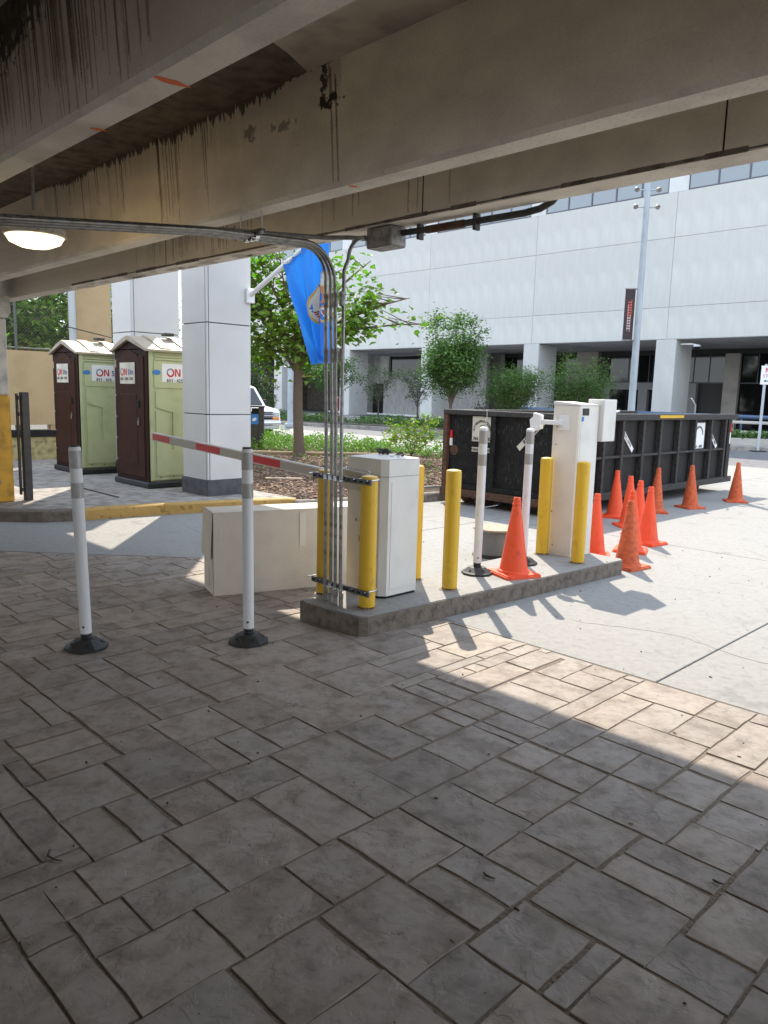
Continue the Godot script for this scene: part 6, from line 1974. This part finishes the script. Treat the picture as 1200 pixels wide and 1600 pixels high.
	part("dome", lathe(S(), [Vector2(0.15, -0.04), Vector2(0.11, -0.13), Vector2(0.001, -0.17)], 14, Vector3(0.15, 0, 0), true), mats.slot, cam_)
	# darker louvred block beyond the left end
	var l := thing("louvred_block", "dark louvred building block beyond the near pillar's edge", "building", Vector3(-62.0, 0.0, -42.0))
	part("core", span(Vector3(-8, 0, -6), Vector3(1.2, 14, 0)), mats.louver, l)
	for k in 60:
		part("louvre", bx(Vector3(-3.4, 4.0 + k * 0.16, 0.06), Vector3(9.2, 0.05, 0.12)), mats.grey_frame, l)
	# far tower glimpsed top left
	var g := thing("glass_tower", "distant blue glass tower above the trees at the upper left", "building", Vector3(-96.0, 0, -41.0))
	part("core", span(Vector3(-3, 0, -8), Vector3(0, 30, -1.4)), mats.glass_strip, g)
	for k in 12:
		part("floor_band", span(Vector3(-3, 2.0 + k * 2.3, -8.05), Vector3(0.08, 2.5 + k * 2.3, -1.35)), mats.screen_blue if k % 2 else mats.white_smooth, g)
	for k in 5:
		part("mullion", span(Vector3(0.0, 0, -8 + k * 1.4), Vector3(0.1, 30, -7.85 + k * 1.4)), mats.pole, g)

func _ready() -> void:
	rng.seed = 20
	# ---- camera
	var cam := Camera3D.new()
	cam.name = "camera"
	cam.position = Vector3(0, 1.75, 0)
	cam.basis = Basis(Vector3(0.699465, 0.026143, -0.714189), Vector3(-0.127780, 0.987802, -0.088988), Vector3(0.703151, 0.153503, 0.694273))
	cam.fov = 68.0
	cam.far = 600.0
	cam.near = 0.05
	add_child(cam)
	cam.make_current()
	# ---- sky, sun, exposure
	var env := Environment.new()
	env.background_mode = Environment.BG_SKY
	var sky := Sky.new()
	var sm := ProceduralSkyMaterial.new()
	sm.sky_top_color = Color(0.79, 0.855, 0.945)
	sm.sky_horizon_color = Color(0.95, 0.97, 0.98)
	sm.sky_curve = 0.18
	sm.ground_bottom_color = Color(0.35, 0.34, 0.33)
	sm.ground_horizon_color = Color(0.6, 0.62, 0.64)
	sky.sky_material = sm
	env.sky = sky
	env.background_energy_multiplier = 1.4
	env.tonemap_mode = Environment.TONE_MAPPER_LINEAR
	env.tonemap_exposure = 2.05
	env.sdfgi_enabled = true
	env.ssao_enabled = true
	env.ssil_enabled = true
	var we := WorldEnvironment.new()
	we.name = "world"
	we.environment = env
	add_child(we)
	var sun := DirectionalLight3D.new()
	sun.name = "sun"
	sun.light_color = Color(1.0, 0.955, 0.88)
	sun.light_energy = 1.2
	sun.light_angular_distance = 0.5
	sun.shadow_enabled = true
	sun.basis = Basis.looking_at(Vector3(0.68, -1.0, 0.60).normalized())
	add_child(sun)
	font_bold = font(true)
	font_plain = font(false)
	make_materials()
	# ---- setting
	ground()
	building()
	garage()
	left_wall()
	pillar("nearer white panelled pillar with dark plinth, the flag pole fixed to it", Vector3(-9.98, 0.147, -6.1), Vector2(0.74, 0.80))
	pillar("farther white panelled pillar behind the second portable toilet", Vector3(-12.95, 0.147, -6.42), Vector2(0.8, 0.95))
	plants()
	# ---- objects
	dumpster()
	toilet("right portable toilet, brown door and lime side beside the nearer pillar", Vector3(-11.27, 0.147, -5.83), 0.0)
	toilet("left portable toilet, brown door and lime side near the tan wall", Vector3(-13.72, 0.147, -5.76), 0.0)
	street_things()
	flag()
	island()
	conduits()
	cones()
	delineator("delineator_post", "leftmost white delineator post standing on the stamped paving", Vector3(-4.91, 0, -2.05), 1.36, Vector2(-0.012, 0.02), "white delineator posts", true)
	delineator("delineator_post", "white delineator post in front of the cardboard box", Vector3(-4.31, 0, -2.95), 1.36, Vector2(0.0, 0.008), "white delineator posts", true)
	delineator("delineator_post", "white delineator post on the island left of the orange cone, before the hauling sign", Vector3(-4.22, 0.15, -5.38), 1.33, Vector2(0.02, 0.02), "white delineator posts", false)
	delineator("delineator_post", "white delineator post on the island behind the orange cone", Vector3(-4.21, 0.15, -6.08), 1.31, Vector2(0.02, 0.02), "white delineator posts", false)
	carton()
	reel()
	ceiling_lamp()
